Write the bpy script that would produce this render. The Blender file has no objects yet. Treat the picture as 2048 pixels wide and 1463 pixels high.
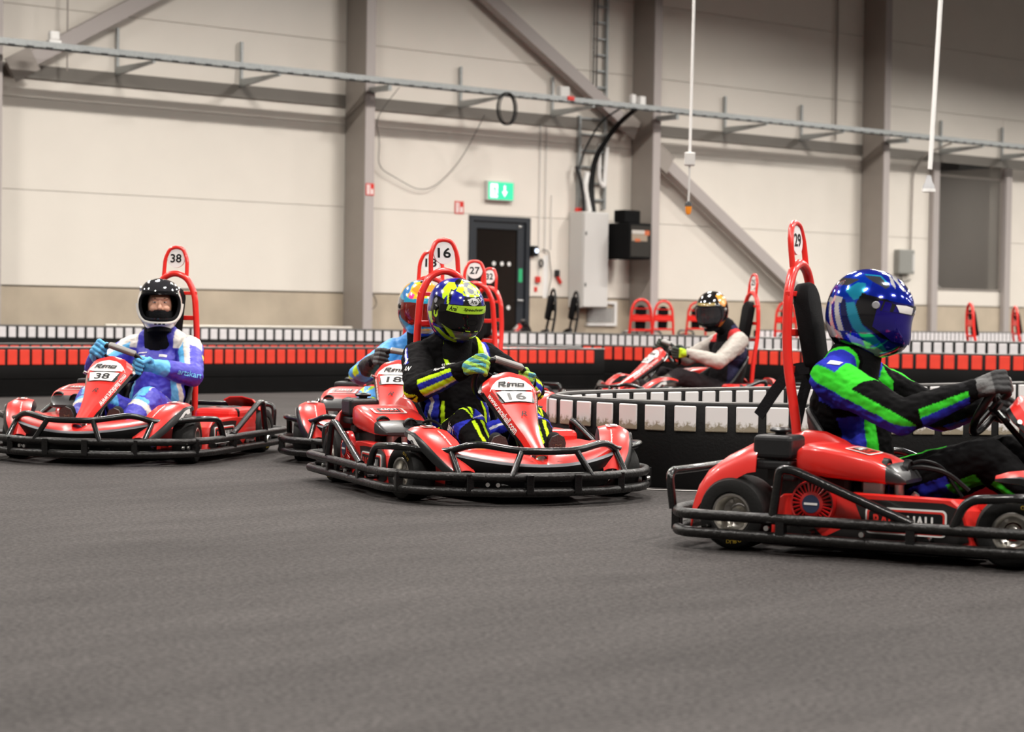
import bpy, bmesh, math, random
import numpy as np
from mathutils import Vector, Matrix, noise
from mathutils.bvhtree import BVHTree
random.seed(7)
sc = bpy.context.scene
col = sc.collection
# ------------------------------------------------------------------ camera
F_PX, CAM_H, ROLL = 4100.0, 0.89, 0.015
pit = math.atan((731.5 - 626.0) / F_PX)
Fv = Vector((0, math.cos(pit), -math.sin(pit)))
R0 = Vector((1, 0, 0)); U0 = R0.cross(Fv)
Rv = R0 * math.cos(ROLL) + U0 * math.sin(ROLL); Uv = Rv.cross(Fv)
cd = bpy.data.cameras.new('camera'); cam = bpy.data.objects.new('camera', cd); col.objects.link(cam)
cd.sensor_width = 36.0; cd.lens = F_PX / 2048 * 36.0
cd.clip_end = 200; cd.dof.use_dof = True; cd.dof.focus_distance = 10.0; cd.dof.aperture_fstop = 3.4
m = Matrix((Rv, Uv, -Fv)).transposed().to_4x4(); m.translation = (0, 0, CAM_H)
cam.matrix_world = m
sc.camera = cam
# ------------------------------------------------------------------ world, exposure
wd = bpy.data.worlds.new('world'); sc.world = wd; wd.use_nodes = True
wd.node_tree.nodes['Background'].inputs[0].default_value = (1, .93, .84, 1)
wd.node_tree.nodes['Background'].inputs[1].default_value = 0.02
sc.view_settings.view_transform = 'Standard'; sc.view_settings.look = 'None'
sc.view_settings.exposure = 0.36; sc.view_settings.gamma = 1.0; sc.view_settings.use_curve_mapping = False
sc.cycles.max_bounces = 6; sc.cycles.diffuse_bounces = 3; sc.cycles.glossy_bounces = 3; sc.cycles.transmission_bounces = 4; sc.cycles.caustics_reflective = False; sc.cycles.caustics_refractive = False
LAMP_W = 300.0; LAMP_Z = 7.0; LAMP_COL = (1.0, .95, .89); LAMP_SPREAD = math.radians(165)

# ------------------------------------------------------------------ helpers
def lin(r, g, b):
    return tuple(((c / 255) / 12.92 if c / 255 <= .04045 else ((c / 255 + .055) / 1.055) ** 2.4) for c in (r, g, b))
MATS = {}
def mat(name, rgb, rough=.5, metal=0., coat=0., var=0., vscale=8., bump=0., bscale=60., trans=0., emit=0., spec=.5, vcol=False, alpha=1.):
    if name in MATS: return MATS[name]
    M = bpy.data.materials.new(name); M.use_nodes = True; nt = M.node_tree; b = nt.nodes['Principled BSDF']
    c = (*rgb, 1)
    b.inputs['Base Color'].default_value = c; b.inputs['Roughness'].default_value = rough
    b.inputs['Metallic'].default_value = metal; b.inputs['Coat Weight'].default_value = coat
    b.inputs['Coat Roughness'].default_value = .06; b.inputs['Specular IOR Level'].default_value = spec
    b.inputs['Transmission Weight'].default_value = trans; b.inputs['Alpha'].default_value = alpha
    if emit: b.inputs['Emission Color'].default_value = c; b.inputs['Emission Strength'].default_value = emit
    tc = nt.nodes.new('ShaderNodeTexCoord')
    src = None
    if vcol:
        a = nt.nodes.new('ShaderNodeVertexColor'); a.layer_name = 'Col'; src = a.outputs['Color']
    if var:
        n = nt.nodes.new('ShaderNodeTexNoise'); n.inputs['Scale'].default_value = vscale; n.inputs['Detail'].default_value = 5
        nt.links.new(tc.outputs['Object'], n.inputs['Vector'])
        mx = nt.nodes.new('ShaderNodeMix'); mx.data_type = 'RGBA'; mx.blend_type = 'MULTIPLY'; mx.inputs[0].default_value = 1
        rp = nt.nodes.new('ShaderNodeValToRGB'); lo = 1 - var
        rp.color_ramp.elements[0].position = .3; rp.color_ramp.elements[1].position = .7
        rp.color_ramp.elements[0].color = (lo, lo, lo, 1); rp.color_ramp.elements[1].color = (1, 1, 1, 1)
        nt.links.new(n.outputs['Fac'], rp.inputs[0]); nt.links.new(rp.outputs[0], mx.inputs[7])
        if src: nt.links.new(src, mx.inputs[6])
        else: mx.inputs[6].default_value = c
        src = mx.outputs[2]
    if src: nt.links.new(src, b.inputs['Base Color'])
    if bump:
        n2 = nt.nodes.new('ShaderNodeTexNoise'); n2.inputs['Scale'].default_value = bscale; n2.inputs['Detail'].default_value = 4
        nt.links.new(tc.outputs['Object'], n2.inputs['Vector'])
        bp = nt.nodes.new('ShaderNodeBump'); bp.inputs['Strength'].default_value = bump; bp.inputs['Distance'].default_value = .01
        nt.links.new(n2.outputs['Fac'], bp.inputs['Height']); nt.links.new(bp.outputs[0], b.inputs['Normal'])
    MATS[name] = M
    return M
RED = mat('kart_red', (.66, .022, .016), .32, coat=.35, var=.12, vscale=9)
REDT = mat('tube_red', (.70, .02, .013), .28, coat=.5)
BLK = mat('black_plastic', (.0045, .0045, .005), .36, spec=.32, var=.3, vscale=20)
TUBE = mat('bumper_black', (.004, .004, .0042), .22, spec=.4, var=.5, vscale=25, bump=.15, bscale=90, coat=.3)
RAIL = mat('rail_scuffed', (.009, .008, .0075), .36, spec=.4, var=.6, vscale=30, bump=.4, bscale=70)
GREYP = mat('grey_print', (.20, .20, .22), .4)
DKG = mat('dark_grey', (.014, .014, .015), .4, spec=.35, bump=.1)
WHITE = mat('white_print', (.78, .76, .74), .4)
BLKP = mat('black_print', (.005, .005, .0055), .45, spec=.3)
REDP = mat('red_print', (.62, .03, .02), .4)
RUB = mat('tyre_rubber', (.009, .0088, .0085), .62, spec=.25, var=.35, vscale=14, bump=.12, bscale=120)
YEL = mat('yellow_print', (.45, .30, .02), .6)
RIM = mat('rim_metal', (.62, .60, .56), .28, metal=1.)
STEEL = mat('steel', (.55, .55, .54), .3, metal=1.)
PAD = mat('pad_foam', (.004, .004, .0043), .85, spec=.15, bump=.2, bscale=200)
STARTER = mat('starter_red', (.45, .012, .012), .25, coat=.5)
GREEN = mat('pedal_green', (.02, .25, .10), .4)
NAVY = mat('navy_badge', (.02, .03, .07), .4)
SUIT = mat('suit_fabric', (1, 1, 1), .8, spec=.06, vcol=True, var=.12, vscale=30, bump=.25, bscale=45)
SUITS = mat('suit_shiny', (1, 1, 1), .5, vcol=True, var=.1, vscale=30, bump=.25, bscale=40)
GLOVE = mat('glove_fabric', (1, 1, 1), .7, vcol=True, var=.2, vscale=60, bump=.3, bscale=120)
LACQ = mat('helmet_lacquer', (1, 1, 1), .16, vcol=True, coat=1.)
CHROME = mat('helmet_candy', (1, 1, 1), .12, vcol=True, coat=1., metal=.55)
VISD = mat('visor_dark', (.004, .0035, .004), .06, spec=.35)
VISB = mat('visor_blue', (.022, .012, .30), .08, metal=.6, coat=1.)
VISC = mat('visor_tint', (.03, .03, .034), .03, coat=1., alpha=.62)
SKIN = mat('skin', (.52, .27, .18), .5, var=.15, vscale=25)
SOLE = mat('shoe_sole', (.035, .03, .027), .7, bump=.4, bscale=150)
CLOTHB = mat('black_cloth', (.004, .004, .005), .85, spec=.15, bump=.3, bscale=90)

class MB:
    def __init__(s): s.v = []; s.f = []; s.m = []; s.flat = []
    def add(s, vs, fs, mi=0):
        o = len(s.v); s.v += [tuple(v) for v in vs]
        for f in fs: s.f.append([i + o for i in f]); s.m.append(mi)
        return s
    def tube(s, pts, r, n=10, closed=False, mi=0, caps=True):
        P = [Vector(p) for p in pts]; N = len(P); rr = r if isinstance(r, (list, tuple)) else [r] * N
        T = []
        for i in range(N):
            a = P[(i - 1) % N] if (closed or i) else P[0]; b = P[(i + 1) % N] if (closed or i < N - 1) else P[-1]
            T.append((b - a).normalized())
        up = Vector((0, 0, 1)) if abs(T[0].z) < .9 else Vector((1, 0, 0))
        nx = (up - T[0] * up.dot(T[0])).normalized(); vs = []; fs = []
        for i in range(N):
            nx = (nx - T[i] * nx.dot(T[i])).normalized(); by = T[i].cross(nx)
            for k in range(n):
                a = 2 * math.pi * k / n; vs.append(P[i] + (nx * math.cos(a) + by * math.sin(a)) * rr[i])
        M = N if closed else N - 1
        for i in range(M):
            j = (i + 1) % N
            for k in range(n):
                l = (k + 1) % n; fs.append((i * n + k, i * n + l, j * n + l, j * n + k))
        if not closed and caps: fs.append(tuple(range(n))[::-1]); fs.append(tuple((N - 1) * n + k for k in range(n)))
        return s.add(vs, fs, mi)
    def lathe(s, prof, c=(0, 0, 0), axis='y', n=28, mi=0, closed=True):
        vs = []; fs = []; c = Vector(c); m = len(prof)
        for k in range(n):
            a = 2 * math.pi * k / n
            for (r, h) in prof:
                p = {'y': (r * math.cos(a), h, r * math.sin(a)), 'z': (r * math.cos(a), r * math.sin(a), h), 'x': (h, r * math.cos(a), r * math.sin(a))}[axis]
                vs.append(c + Vector(p))
        for k in range(n):
            l = (k + 1) % n
            for i in range(m if closed else m - 1):
                j = (i + 1) % m; fs.append((k * m + i, l * m + i, l * m + j, k * m + j))
        return s.add(vs, fs, mi)
    def box(s, lo, hi, mi=0, bev=0., M=None, seg=2):
        bm = bmesh.new(); bmesh.ops.create_cube(bm, size=1)
        lo = Vector(lo); hi = Vector(hi)
        for v in bm.verts: v.co = Vector(((v.co.x + .5) * (hi.x - lo.x) + lo.x, (v.co.y + .5) * (hi.y - lo.y) + lo.y, (v.co.z + .5) * (hi.z - lo.z) + lo.z))
        if bev: bmesh.ops.bevel(bm, geom=bm.edges[:], offset=bev, segments=seg, affect='EDGES', profile=.5)
        bm.verts.index_update()
        vs = [(M @ v.co if M else v.co.copy()) for v in bm.verts]; fs = [[v.index for v in f.verts] for f in bm.faces]
        bm.free(); s.flat.append((len(s.f), len(s.f) + len(fs))); return s.add(vs, fs, mi)
    def prism(s, poly, d0, d1, fn, mi=0):
        n = len(poly); vs = [fn(p[0], p[1], d0) for p in poly] + [fn(p[0], p[1], d1) for p in poly]
        fs = [tuple(range(n))[::-1], tuple(range(n, 2 * n))] + [(i, (i + 1) % n, n + (i + 1) % n, n + i) for i in range(n)]
        return s.add(vs, fs, mi)
    def grid(s, G, thick=0., mi=0, mfn=None, closeu=False):
        R = len(G); C = len(G[0]); G = [[Vector(p) for p in r] for r in G]; vs = []
        def nrm(i, j):
            a = G[min(i + 1, R - 1)][j] - G[max(i - 1, 0)][j]
            if closeu: b = G[i][(j + 1) % C] - G[i][(j - 1) % C]
            else: b = G[i][min(j + 1, C - 1)] - G[i][max(j - 1, 0)]
            q = a.cross(b); return q.normalized() if q.length > 1e-9 else Vector((0, 0, 1))
        vs = [G[i][j] for i in range(R) for j in range(C)]
        if thick: vs += [G[i][j] + nrm(i, j) * thick for i in range(R) for j in range(C)]
        o = R * C; CC = C if closeu else C - 1
        for i in range(R - 1):
            for j in range(CC):
                k = (j + 1) % C; mm = mfn(i / (R - 1), j / max(1, CC - 1)) if mfn else mi
                q = (i * C + j, i * C + k, (i + 1) * C + k, (i + 1) * C + j)
                b0 = len(s.v); s.f.append([x + b0 for x in q]); s.m.append(mm)
                if thick: s.f.append([x + b0 + o for x in q[::-1]]); s.m.append(mm)
        if thick:
            b0 = len(s.v); L = [(i * C, (i + 1) * C) for i in range(R - 1)] if not closeu else []
            L += [((i + 1) * C + C - 1, i * C + C - 1) for i in range(R - 1)] if not closeu else []
            L += [(j + 1 if j + 1 < C else 0, j) for j in range(CC)] + [((R - 1) * C + j, (R - 1) * C + (j + 1) % C) for j in range(CC)]
            for a, b in L: s.f.append([b0 + a, b0 + b, b0 + b + o, b0 + a + o]); s.m.append(mi)
        s.v += [tuple(v) for v in vs]; return s
    def mesh(s, name, mats, ang=40, smooth=True):
        me = bpy.data.meshes.new(name); me.from_pydata(s.v, [], s.f)
        for M in (mats if isinstance(mats, (list, tuple)) else [mats]): me.materials.append(M)
        me.polygons.foreach_set('material_index', s.m)
        me.validate()
        if smooth:
            sm_ = [True] * len(me.polygons)
            if len(sm_) == len(s.f):
                for a_, b_ in s.flat: sm_[a_:b_] = [False] * (b_ - a_)
            me.polygons.foreach_set('use_smooth', [True] * len(sm_)); me.set_sharp_from_angle(angle=math.radians(ang)); me.polygons.foreach_set('use_smooth', sm_)
        me.update(); return me
def link(name, me, parent=None):
    o = bpy.data.objects.new(name, me); col.objects.link(o)
    if parent: o.parent = parent
    return o
def tag(o, label=None, cat=None, group=None, kind=None):
    for k, v in (('label', label), ('category', cat), ('group', group), ('kind', kind)):
        if v: o[k] = v
    return o
def empty(name, M, label, cat, group=None):
    o = bpy.data.objects.new(name, None); col.objects.link(o); o.empty_display_size = .1
    o.matrix_world = M if isinstance(M, Matrix) else Matrix.Translation(M)
    return tag(o, label, cat, group)
CACHE = {}
def part(parent, name, key, mats, fn, ang=40, label=None):
    if key is None or key not in CACHE:
        mb = MB(); fn(mb); me = mb.mesh(name, mats, ang)
        if key is not None: CACHE[key] = me
    else: me = CACHE[key]
    o = link(name, me, parent)
    if label: o['label'] = label
    return o
def fillet(pts, rad, seg=5, closed=False):
    P = [Vector(p) for p in pts]; out = []; N = len(P)
    for i in range(N):
        if not closed and i in (0, N - 1): out.append(P[i]); continue
        a = P[(i - 1) % N] - P[i]; b = P[(i + 1) % N] - P[i]
        d = min(rad, a.length * .45, b.length * .45); A = P[i] + a.normalized() * d; B = P[i] + b.normalized() * d
        for k in range(seg + 1):
            t = k / seg; out.append(A * (1 - t) ** 2 + P[i] * 2 * t * (1 - t) + B * t * t)
    return out
TXT = {}
def text2d(st, bold=0., shear=0.):
    """unit-height letters: list of (x, y) centred on their box, and faces; width/height ratio"""
    k = (st, bold, shear)
    if k in TXT: return TXT[k]
    cu = bpy.data.curves.new('t', 'FONT'); cu.body = st; cu.size = 1; cu.offset = bold; cu.shear = shear; cu.resolution_u = 3; cu.fill_mode = 'FRONT'
    o = bpy.data.objects.new('t', cu); col.objects.link(o)
    dg = bpy.context.evaluated_depsgraph_get(); e = o.evaluated_get(dg); me = e.to_mesh()
    v = [(p.co.x, p.co.y) for p in me.vertices]; f = [tuple(p.vertices) for p in me.polygons]; e.to_mesh_clear()
    bpy.data.objects.remove(o); bpy.data.curves.remove(cu)
    xs = [p[0] for p in v]; ys = [p[1] for p in v]; cx = (min(xs) + max(xs)) / 2; cy = (min(ys) + max(ys)) / 2; h = max(ys) - min(ys)
    v = [((x - cx) / h, (y - cy) / h) for x, y in v]
    TXT[k] = (v, f, (max(xs) - min(xs)) / h); return TXT[k]
def text_on(mb, st, fn, w, h=None, bold=.0, shear=0., mi=0):
    v, f, asp = text2d(st, bold, shear); h = h or w / asp
    mb.add([fn(x * w / asp, y * h) for x, y in v], f, mi)
def poly_on(mb, poly, fn, mi=0, n=0, rings=5):
    """flat print: polygon fan laid onto a surface function"""
    if n:
        q = []
        for i in range(len(poly)):
            a, b = poly[i], poly[(i + 1) % len(poly)]
            for k in range(n): q.append((a[0] + (b[0] - a[0]) * k / n, a[1] + (b[1] - a[1]) * k / n))
        poly = q
    cx = sum(p[0] for p in poly) / len(poly); cy = sum(p[1] for p in poly) / len(poly); N = len(poly)
    rg = rings if n else 1
    vs = [fn(cx, cy)] + [fn(cx + (p[0] - cx) * k / rg, cy + (p[1] - cy) * k / rg) for k in range(1, rg + 1) for p in poly]
    fs = [(0, 1 + i, 1 + (i + 1) % N) for i in range(N)]
    for k in range(rg - 1): o = 1 + k * N; fs += [(o + i, o + N + i, o + N + (i + 1) % N, o + (i + 1) % N) for i in range(N)]
    mb.add(vs, fs, mi)
def rrect(w, h, r, n=4):
    o = []
    for cx, cy, a0 in ((w / 2 - r, h / 2 - r, 0), (-w / 2 + r, h / 2 - r, 90), (-w / 2 + r, -h / 2 + r, 180), (w / 2 - r, -h / 2 + r, 270)):
        for k in range(n + 1): a = math.radians(a0 + 90 * k / n); o.append((cx + r * math.cos(a), cy + r * math.sin(a)))
    return o
def ipl(x, xs, ys): return float(np.interp(x, xs, ys))
# ------------------------------------------------------------------ the hall (wall-aligned axes: t along the back wall, o out of it)
WD = Vector((.76863, .63969, 0)); WN = Vector((.63969, -.76863, 0)); P0 = Vector((-.2156, 33.3, 0))
def WP(t, z, o=0.): return P0 + WD * t + WN * o + Vector((0, 0, z))
WM = Matrix((WD, WN, Vector((0, 0, 1)))).transposed().to_4x4(); WM.translation = P0      # local (t, o, z)
T0, T1, O1, HZ = -24.0, 27.0, 37.0, 8.6
def floor_mat():
    M = bpy.data.materials.new('asphalt'); M.use_nodes = True; nt = M.node_tree; b = nt.nodes['Principled BSDF']
    tc = nt.nodes.new('ShaderNodeTexCoord')
    def nz(scale, det, stretch=None):
        n = nt.nodes.new('ShaderNodeTexNoise'); n.inputs['Scale'].default_value = scale; n.inputs['Detail'].default_value = det
        if stretch:
            mp = nt.nodes.new('ShaderNodeMapping'); mp.inputs['Scale'].default_value = stretch; mp.inputs['Rotation'].default_value = (0, 0, math.radians(12))
            nt.links.new(tc.outputs['Object'], mp.inputs[0]); nt.links.new(mp.outputs[0], n.inputs['Vector'])
        else: nt.links.new(tc.outputs['Object'], n.inputs['Vector'])
        return n.outputs['Fac']
    def mul(a, b_): 
        q = nt.nodes.new('ShaderNodeMath'); q.operation = 'MULTIPLY'; nt.links.new(a, q.inputs[0]); nt.links.new(b_, q.inputs[1]); return q.outputs[0]
    def rng(a, lo, hi):
        q = nt.nodes.new('ShaderNodeMapRange'); q.inputs[1].default_value = .3; q.inputs[2].default_value = .7; q.inputs[3].default_value = lo; q.inputs[4].default_value = hi
        nt.links.new(a, q.inputs[0]); return q.outputs[0]
    f = mul(mul(rng(nz(55, 3), .55, 1.4), rng(nz(1.0, 4, (.45, 1.3, 1)), .86, 1.12)), rng(nz(.35, 3), .88, 1.1))
    f = mul(mul(f, rng(nz(3.0, 5, (.5, 1.6, 1)), .86, 1.12)), rng(nz(160, 2), .7, 1.3))
    mx = nt.nodes.new('ShaderNodeMix'); mx.data_type = 'RGBA'; mx.inputs[6].default_value = (0, 0, 0, 1); mx.inputs[7].default_value = (.053, .0485, .0470, 1)
    mx.clamp_factor = False
    nt.links.new(f, mx.inputs[0]); nt.links.new(mx.outputs[2], b.inputs['Base Color'])
    b.inputs['Roughness'].default_value = .85; b.inputs['Specular IOR Level'].default_value = .10
    n3 = nz(70, 3); bp = nt.nodes.new('ShaderNodeBump'); bp.inputs['Strength'].default_value = .35; bp.inputs['Distance'].default_value = .006
    nt.links.new(n3, bp.inputs['Height']); nt.links.new(bp.outputs[0], b.inputs['Normal'])
    return M
FLOOR = floor_mat()
PANEL = mat('wall_panel_cream', (.75, .70, .63), .38, var=.03, vscale=2)
CONC = mat('concrete_plinth', (.50, .42, .32), .7, var=.22, vscale=1.6, bump=.1, bscale=20)
JOINT = mat('joint_dark', (.42, .39, .35), .8)
STGR = mat('steel_grey_paint', (.31, .275, .245), .5, var=.06, vscale=4)
GALV = mat('galvanised', (.40, .42, .42), .4, metal=.6, var=.2, vscale=30)
DOORG = mat('door_anthracite', (.018, .022, .028), .4)
GLASSD = mat('door_glass', (.02, .016, .014), .03, alpha=.5)
WINGL = mat('window_glass', (.05, .05, .05), .05, alpha=.18)
PLW = mat('white_plastic', (.75, .74, .72), .45)
LGREY = mat('cabinet_grey', (.56, .55, .53), .4)
RCEIL = mat('ceiling_sheet', (.16, .15, .14), .7)

def wbox(mb, t0, t1, z0, z1, o0, o1, mi=0, bev=0.): return mb.box((t0, o0, z0), (t1, o1, z1), mi, bev)
def wpart(parent, name, mats, fn, label=None, ang=40): return part(parent, name, None, mats, fn, ang, label)
def structure(name, mb, mats):
    o = link(name, mb.mesh(name, mats)); o.matrix_world = WM; o['kind'] = 'structure'; return o
fl = MB(); fl.add([(T0, 0, 0), (T1, 0, 0), (T1, O1, 0), (T0, O1, 0), (T0, 0, -.2), (T1, 0, -.2), (T1, O1, -.2), (T0, O1, -.2)], [(0, 3, 2, 1)[::-1], (4, 5, 6, 7)[::-1], (0, 1, 5, 4), (1, 2, 6, 5), (2, 3, 7, 6), (3, 0, 4, 7)])
floor = structure('floor', fl, FLOOR)
structure('ceiling', MB().box((T0, -.3, HZ), (T1, O1, HZ + .2)), RCEIL)
WGREY = mat('wall_grey', (.20, .19, .175), .7)
structure('wall_left', MB().box((T0 - .3, -.3, 0), (T0, O1, HZ)), WGREY)
structure('wall_right', MB().box((T1, -.3, 0), (T1 + .3, O1, HZ)), WGREY)
structure('wall_front', MB().box((T0, O1, 0), (T1, O1 + .3, HZ)), WGREY)
DOOR = (-.66, .61, 2.45); WIN = (11.02, 13.15, 1.48, 4.06)
bk = MB()
for a, b, z0, z1 in ((T0, DOOR[0], 0, HZ), (DOOR[0], DOOR[1], DOOR[2], HZ), (DOOR[1], WIN[0], 0, HZ), (WIN[0], WIN[1], 0, WIN[2]), (WIN[0], WIN[1], WIN[3], HZ), (WIN[1], T1, 0, HZ)):
    wbox(bk, a, b, z0, z1, -.30, -.06)
wall_back = structure('wall_back', bk, JOINT)
def wall_cells(z0, z1, edges):
    for a, b in zip(edges[:-1], edges[1:]):
        cells = [(a, b, z0, z1)]
        for (h0, h1, y0, y1) in ((DOOR[0], DOOR[1], -1, DOOR[2]), WIN):
            nxt = []
            for c in cells:
                if c[1] <= h0 or c[0] >= h1 or c[3] <= y0 or c[2] >= y1: nxt.append(c); continue
                if c[0] < h0: nxt.append((c[0], h0, c[2], c[3]))
                if c[1] > h1: nxt.append((h1, c[1], c[2], c[3]))
                l, r = max(c[0], h0), min(c[1], h1)
                if c[2] < y0: nxt.append((l, r, c[2], y0))
                if c[3] > y1: nxt.append((l, r, y1, c[3]))
            cells = nxt
        for c in cells: yield c
EDG = [T0, -21, -15.0, -9.0, -3.03, 2.92, 8.89, 14.85, 20.8, T1]
for z0, z1 in ((1.17, 2.47), (2.47, 3.72), (3.72, 4.97), (4.97, 6.22), (6.22, 7.47), (7.47, HZ)):
    for (a, b, c, d) in wall_cells(z0, z1, EDG):
        wpart(wall_back, 'wall_panel', PANEL, lambda mb: wbox(mb, a + .004, b - .004, c + .003, d - .003, -.065, 0, 0, .004))
for (a, b, c, d) in wall_cells(0, 1.15, EDG):
    wpart(wall_back, 'plinth_slab', CONC, lambda mb: wbox(mb, a + .004, b - .004, c, d, -.065, .015, 0, .006))
# painted line on the floor beside the hairpin barrier
pl = []
for x, y in ((.35, 10.62), (.75, 10.42), (1.23, 10.33), (1.6, 10.35), (2.9, 10.5), (4.2, 10.75)): pl.append(Vector((x, y, 0)))
iw = WM.inverted(); q = fillet(pl, .2); mb = MB()
vs = []
for i, p in enumerate(q):
    tdir = (q[min(i + 1, len(q) - 1)] - q[max(i - 1, 0)]).normalized(); nn = Vector((-tdir.y, tdir.x, 0)) * .016
    vs += [iw @ (p + nn + Vector((0, 0, .004))), iw @ (p - nn + Vector((0, 0, .004)))]
mb.add(vs, [(2 * i, 2 * i + 1, 2 * i + 3, 2 * i + 2) for i in range(len(q) - 1)])
link('painted_line', mb.mesh('painted_line', mat('line_paint', (.42, .40, .38), .6)), floor)

# ------------------------------------------------------------------ ceiling lamps (out of frame, they light the hall)
LAMPE = mat('lamp_diffuser', (1, .96, .9), .5, emit=14.)
k = 0
for o_ in (5.0, 11.0, 17.0, 23.0, 29.0):
    for t_ in (-19.5, -13.5, -7.5, -1.5, 4.5, 10.5, 16.5, 22.5):
        if o_ < 5 and t_ > 20: continue
        r = empty('ceiling_lamp', WM @ Matrix.Translation((t_, o_, LAMP_Z if o_ > 6 else 7.0 if t_ < 0 else (6.8 if t_ < 6 else 6.4))), 'long white high-bay lamp hanging under the hall roof, above the picture', 'lamp', 'high-bay lamps under the roof')
        part(r, 'housing', 'lamp_h', PLW, lambda mb: mb.box((-.75, -.12, .02), (.75, .12, .10), 0, .02))
        part(r, 'diffuser', 'lamp_d', LAMPE, lambda mb: mb.box((-.72, -.09, .0), (.72, .09, .018)))
        part(r, 'suspension', 'lamp_s', STEEL, lambda mb: mb.tube([(-.6, 0, .1), (-.6, 0, HZ - LAMP_Z)], .006, 6).tube([(.6, 0, .1), (.6, 0, HZ - LAMP_Z)], .006, 6))
        ld = bpy.data.lights.new('lamp_light', 'AREA'); ld.shape = 'RECTANGLE'; ld.size = 1.44; ld.size_y = .2; ld.energy = LAMP_W; ld.color = LAMP_COL; ld.spread = LAMP_SPREAD
        lo = link('lamp_light', ld, r); lo.location = (0, 0, -.01)

# ------------------------------------------------------------------ steel frame
def wthing(name, label, cat, group=None): return empty(name, WM, label, cat, group)
def column(t, label):
    r = empty('steel_column', WM @ Matrix.Translation((t, 0, 0)), label, 'column', 'steel columns along the back wall')
    part(r, 'web', 'col_web', STGR, lambda mb: mb.box((-.075, .02, 0), (.075, .535, HZ)))
    part(r, 'flange', 'col_fl', mat('steel_grey_light', (.40, .36, .345), .45), lambda mb: mb.box((-.085, .535, 0), (.085, .56, HZ), 0, .004))
    part(r, 'base_plate', 'col_bp', STGR, lambda mb: mb.box((-.16, .02, 0), (.16, .62, .025)))
for t_, lb in ((-9.08, 'grey steel column cut by the left edge of the picture'), (-3.03, 'grey steel column with a red sign, left of the dark door'),
               (2.93, 'grey steel column behind the black screen box'), (8.89, 'grey steel column right of the hanging orange beacon, rising behind the blue helmet')): column(t_, lb)
for (a, b, lb) in ((-8.99, -3.11, 'grey horizontal girt on the wall above the parked number 38 kart'), (-2.95, 2.85, 'grey horizontal girt on the wall above the dark door'),
                   (3.01, 8.81, 'grey horizontal girt between the two right columns'), (8.97, 14.8, 'grey horizontal girt above the dark window')):
    o = link('wall_girt', MB().box((a, .0, 3.98), (b, .035, 4.17), 0, .006).mesh('wall_girt', mat('girt_grey', (.17, .155, .135), .5))); o.matrix_world = WM
    tag(o, lb.replace('parked ', ''), 'beam', 'girts on the back wall')
def brace(pts, label):
    r = wthing('diagonal_brace', label, 'brace', 'diagonal braces of the back wall')
    (ta, za), (tb, zb) = pts; d = Vector((tb - ta, 0, zb - za)).normalized(); up = Vector((-d.z, 0, d.x))
    def f(mb):
        Q = [(Vector((ta, 0, za)), 1), (Vector((tb, 0, zb)), 1)]; vs = []
        for p, _ in Q:
            for uu, oo in ((-.10, .125), (.10, .125), (.10, .30), (-.10, .30)): vs.append(p + up * uu + Vector((0, oo, 0)))
        mb.add(vs, [(0, 1, 5, 4), (1, 2, 6, 5), (2, 3, 7, 6), (3, 0, 4, 7), (3, 2, 1, 0), (4, 5, 6, 7)])
    wpart(r, 'beam', mat('steel_grey_light', (.40, .36, .345), .45), f)
    for p in (Vector((ta, 0, za)) + d * .15, Vector((tb, 0, zb)) - d * .15):
        def g(mb):
            vs = []
            for uu, dd in ((-.17, -.2), (.17, -.2), (.17, .2), (-.17, .2)):
                for oo in (.305, .32): vs.append(p + up * uu + d * dd + Vector((0, oo, 0)))
            mb.add(vs, [(0, 2, 4, 6), (7, 5, 3, 1), (0, 1, 3, 2), (2, 3, 5, 4), (4, 5, 7, 6), (6, 7, 1, 0)])
        wpart(r, 'gusset_plate', STGR, g)
brace(((-2.8, 7.25), (2.66, 4.02)), 'grey diagonal brace sloping down towards the cabling, between the left and middle columns')
brace(((3.2, 3.65), (8.42, .375)), 'grey diagonal brace sloping to the floor behind the orange beacon')
brace(((-8.72, 4.053), (-3.3, 7.15)), 'grey diagonal brace rising in the upper left corner')
# cable tray with its wall brackets
TZ, TO = 4.30, .92
tray = wthing('cable_tray', 'long galvanised cable tray running across the whole back wall', 'cable tray')
def tr(mb):
    a, b = -14.0, 16.0
    t = a
    while t < b: mb.box((t, TO - .10, TZ - .01), (t + .03, TO + .10, TZ)); t += .3
    mb.box((a, TO + .09, TZ - .02), (b, TO + .10, TZ + .06)); mb.box((a, TO - .10, TZ - .02), (b, TO - .09, TZ + .06))
wpart(tray, 'channel', GALV, tr)
wpart(tray, 'cable', BLK, lambda mb: [mb.tube([(-14, TO + dx, TZ + .02), (16, TO + dx, TZ + .02)], .012, 6) for dx in (-.05, 0, .04)])
def slots(mb):
    t = -10.5
    while t < 14.5: mb.box((t, TO + .10, TZ - .035), (t + .10, TO + .103, TZ - .012)); t += .27
o_ = wpart(tray, 'slot', BLKP, slots); o_['kind'] = 'stuff'
blist = (-7.03, -5.0, -.92, 1.01, 5.06, 7.06, 11.1, 13.05)
bl = ('first bracket from the left', 'second bracket from the left', 'third bracket from the left, beside the cable coil', 'fourth bracket from the left, under the red label',
      'fifth bracket, just right of the beacon cable', 'sixth bracket, left of the right column', 'seventh bracket, behind the hanging lamp cable', 'last bracket at the right edge')
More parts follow.
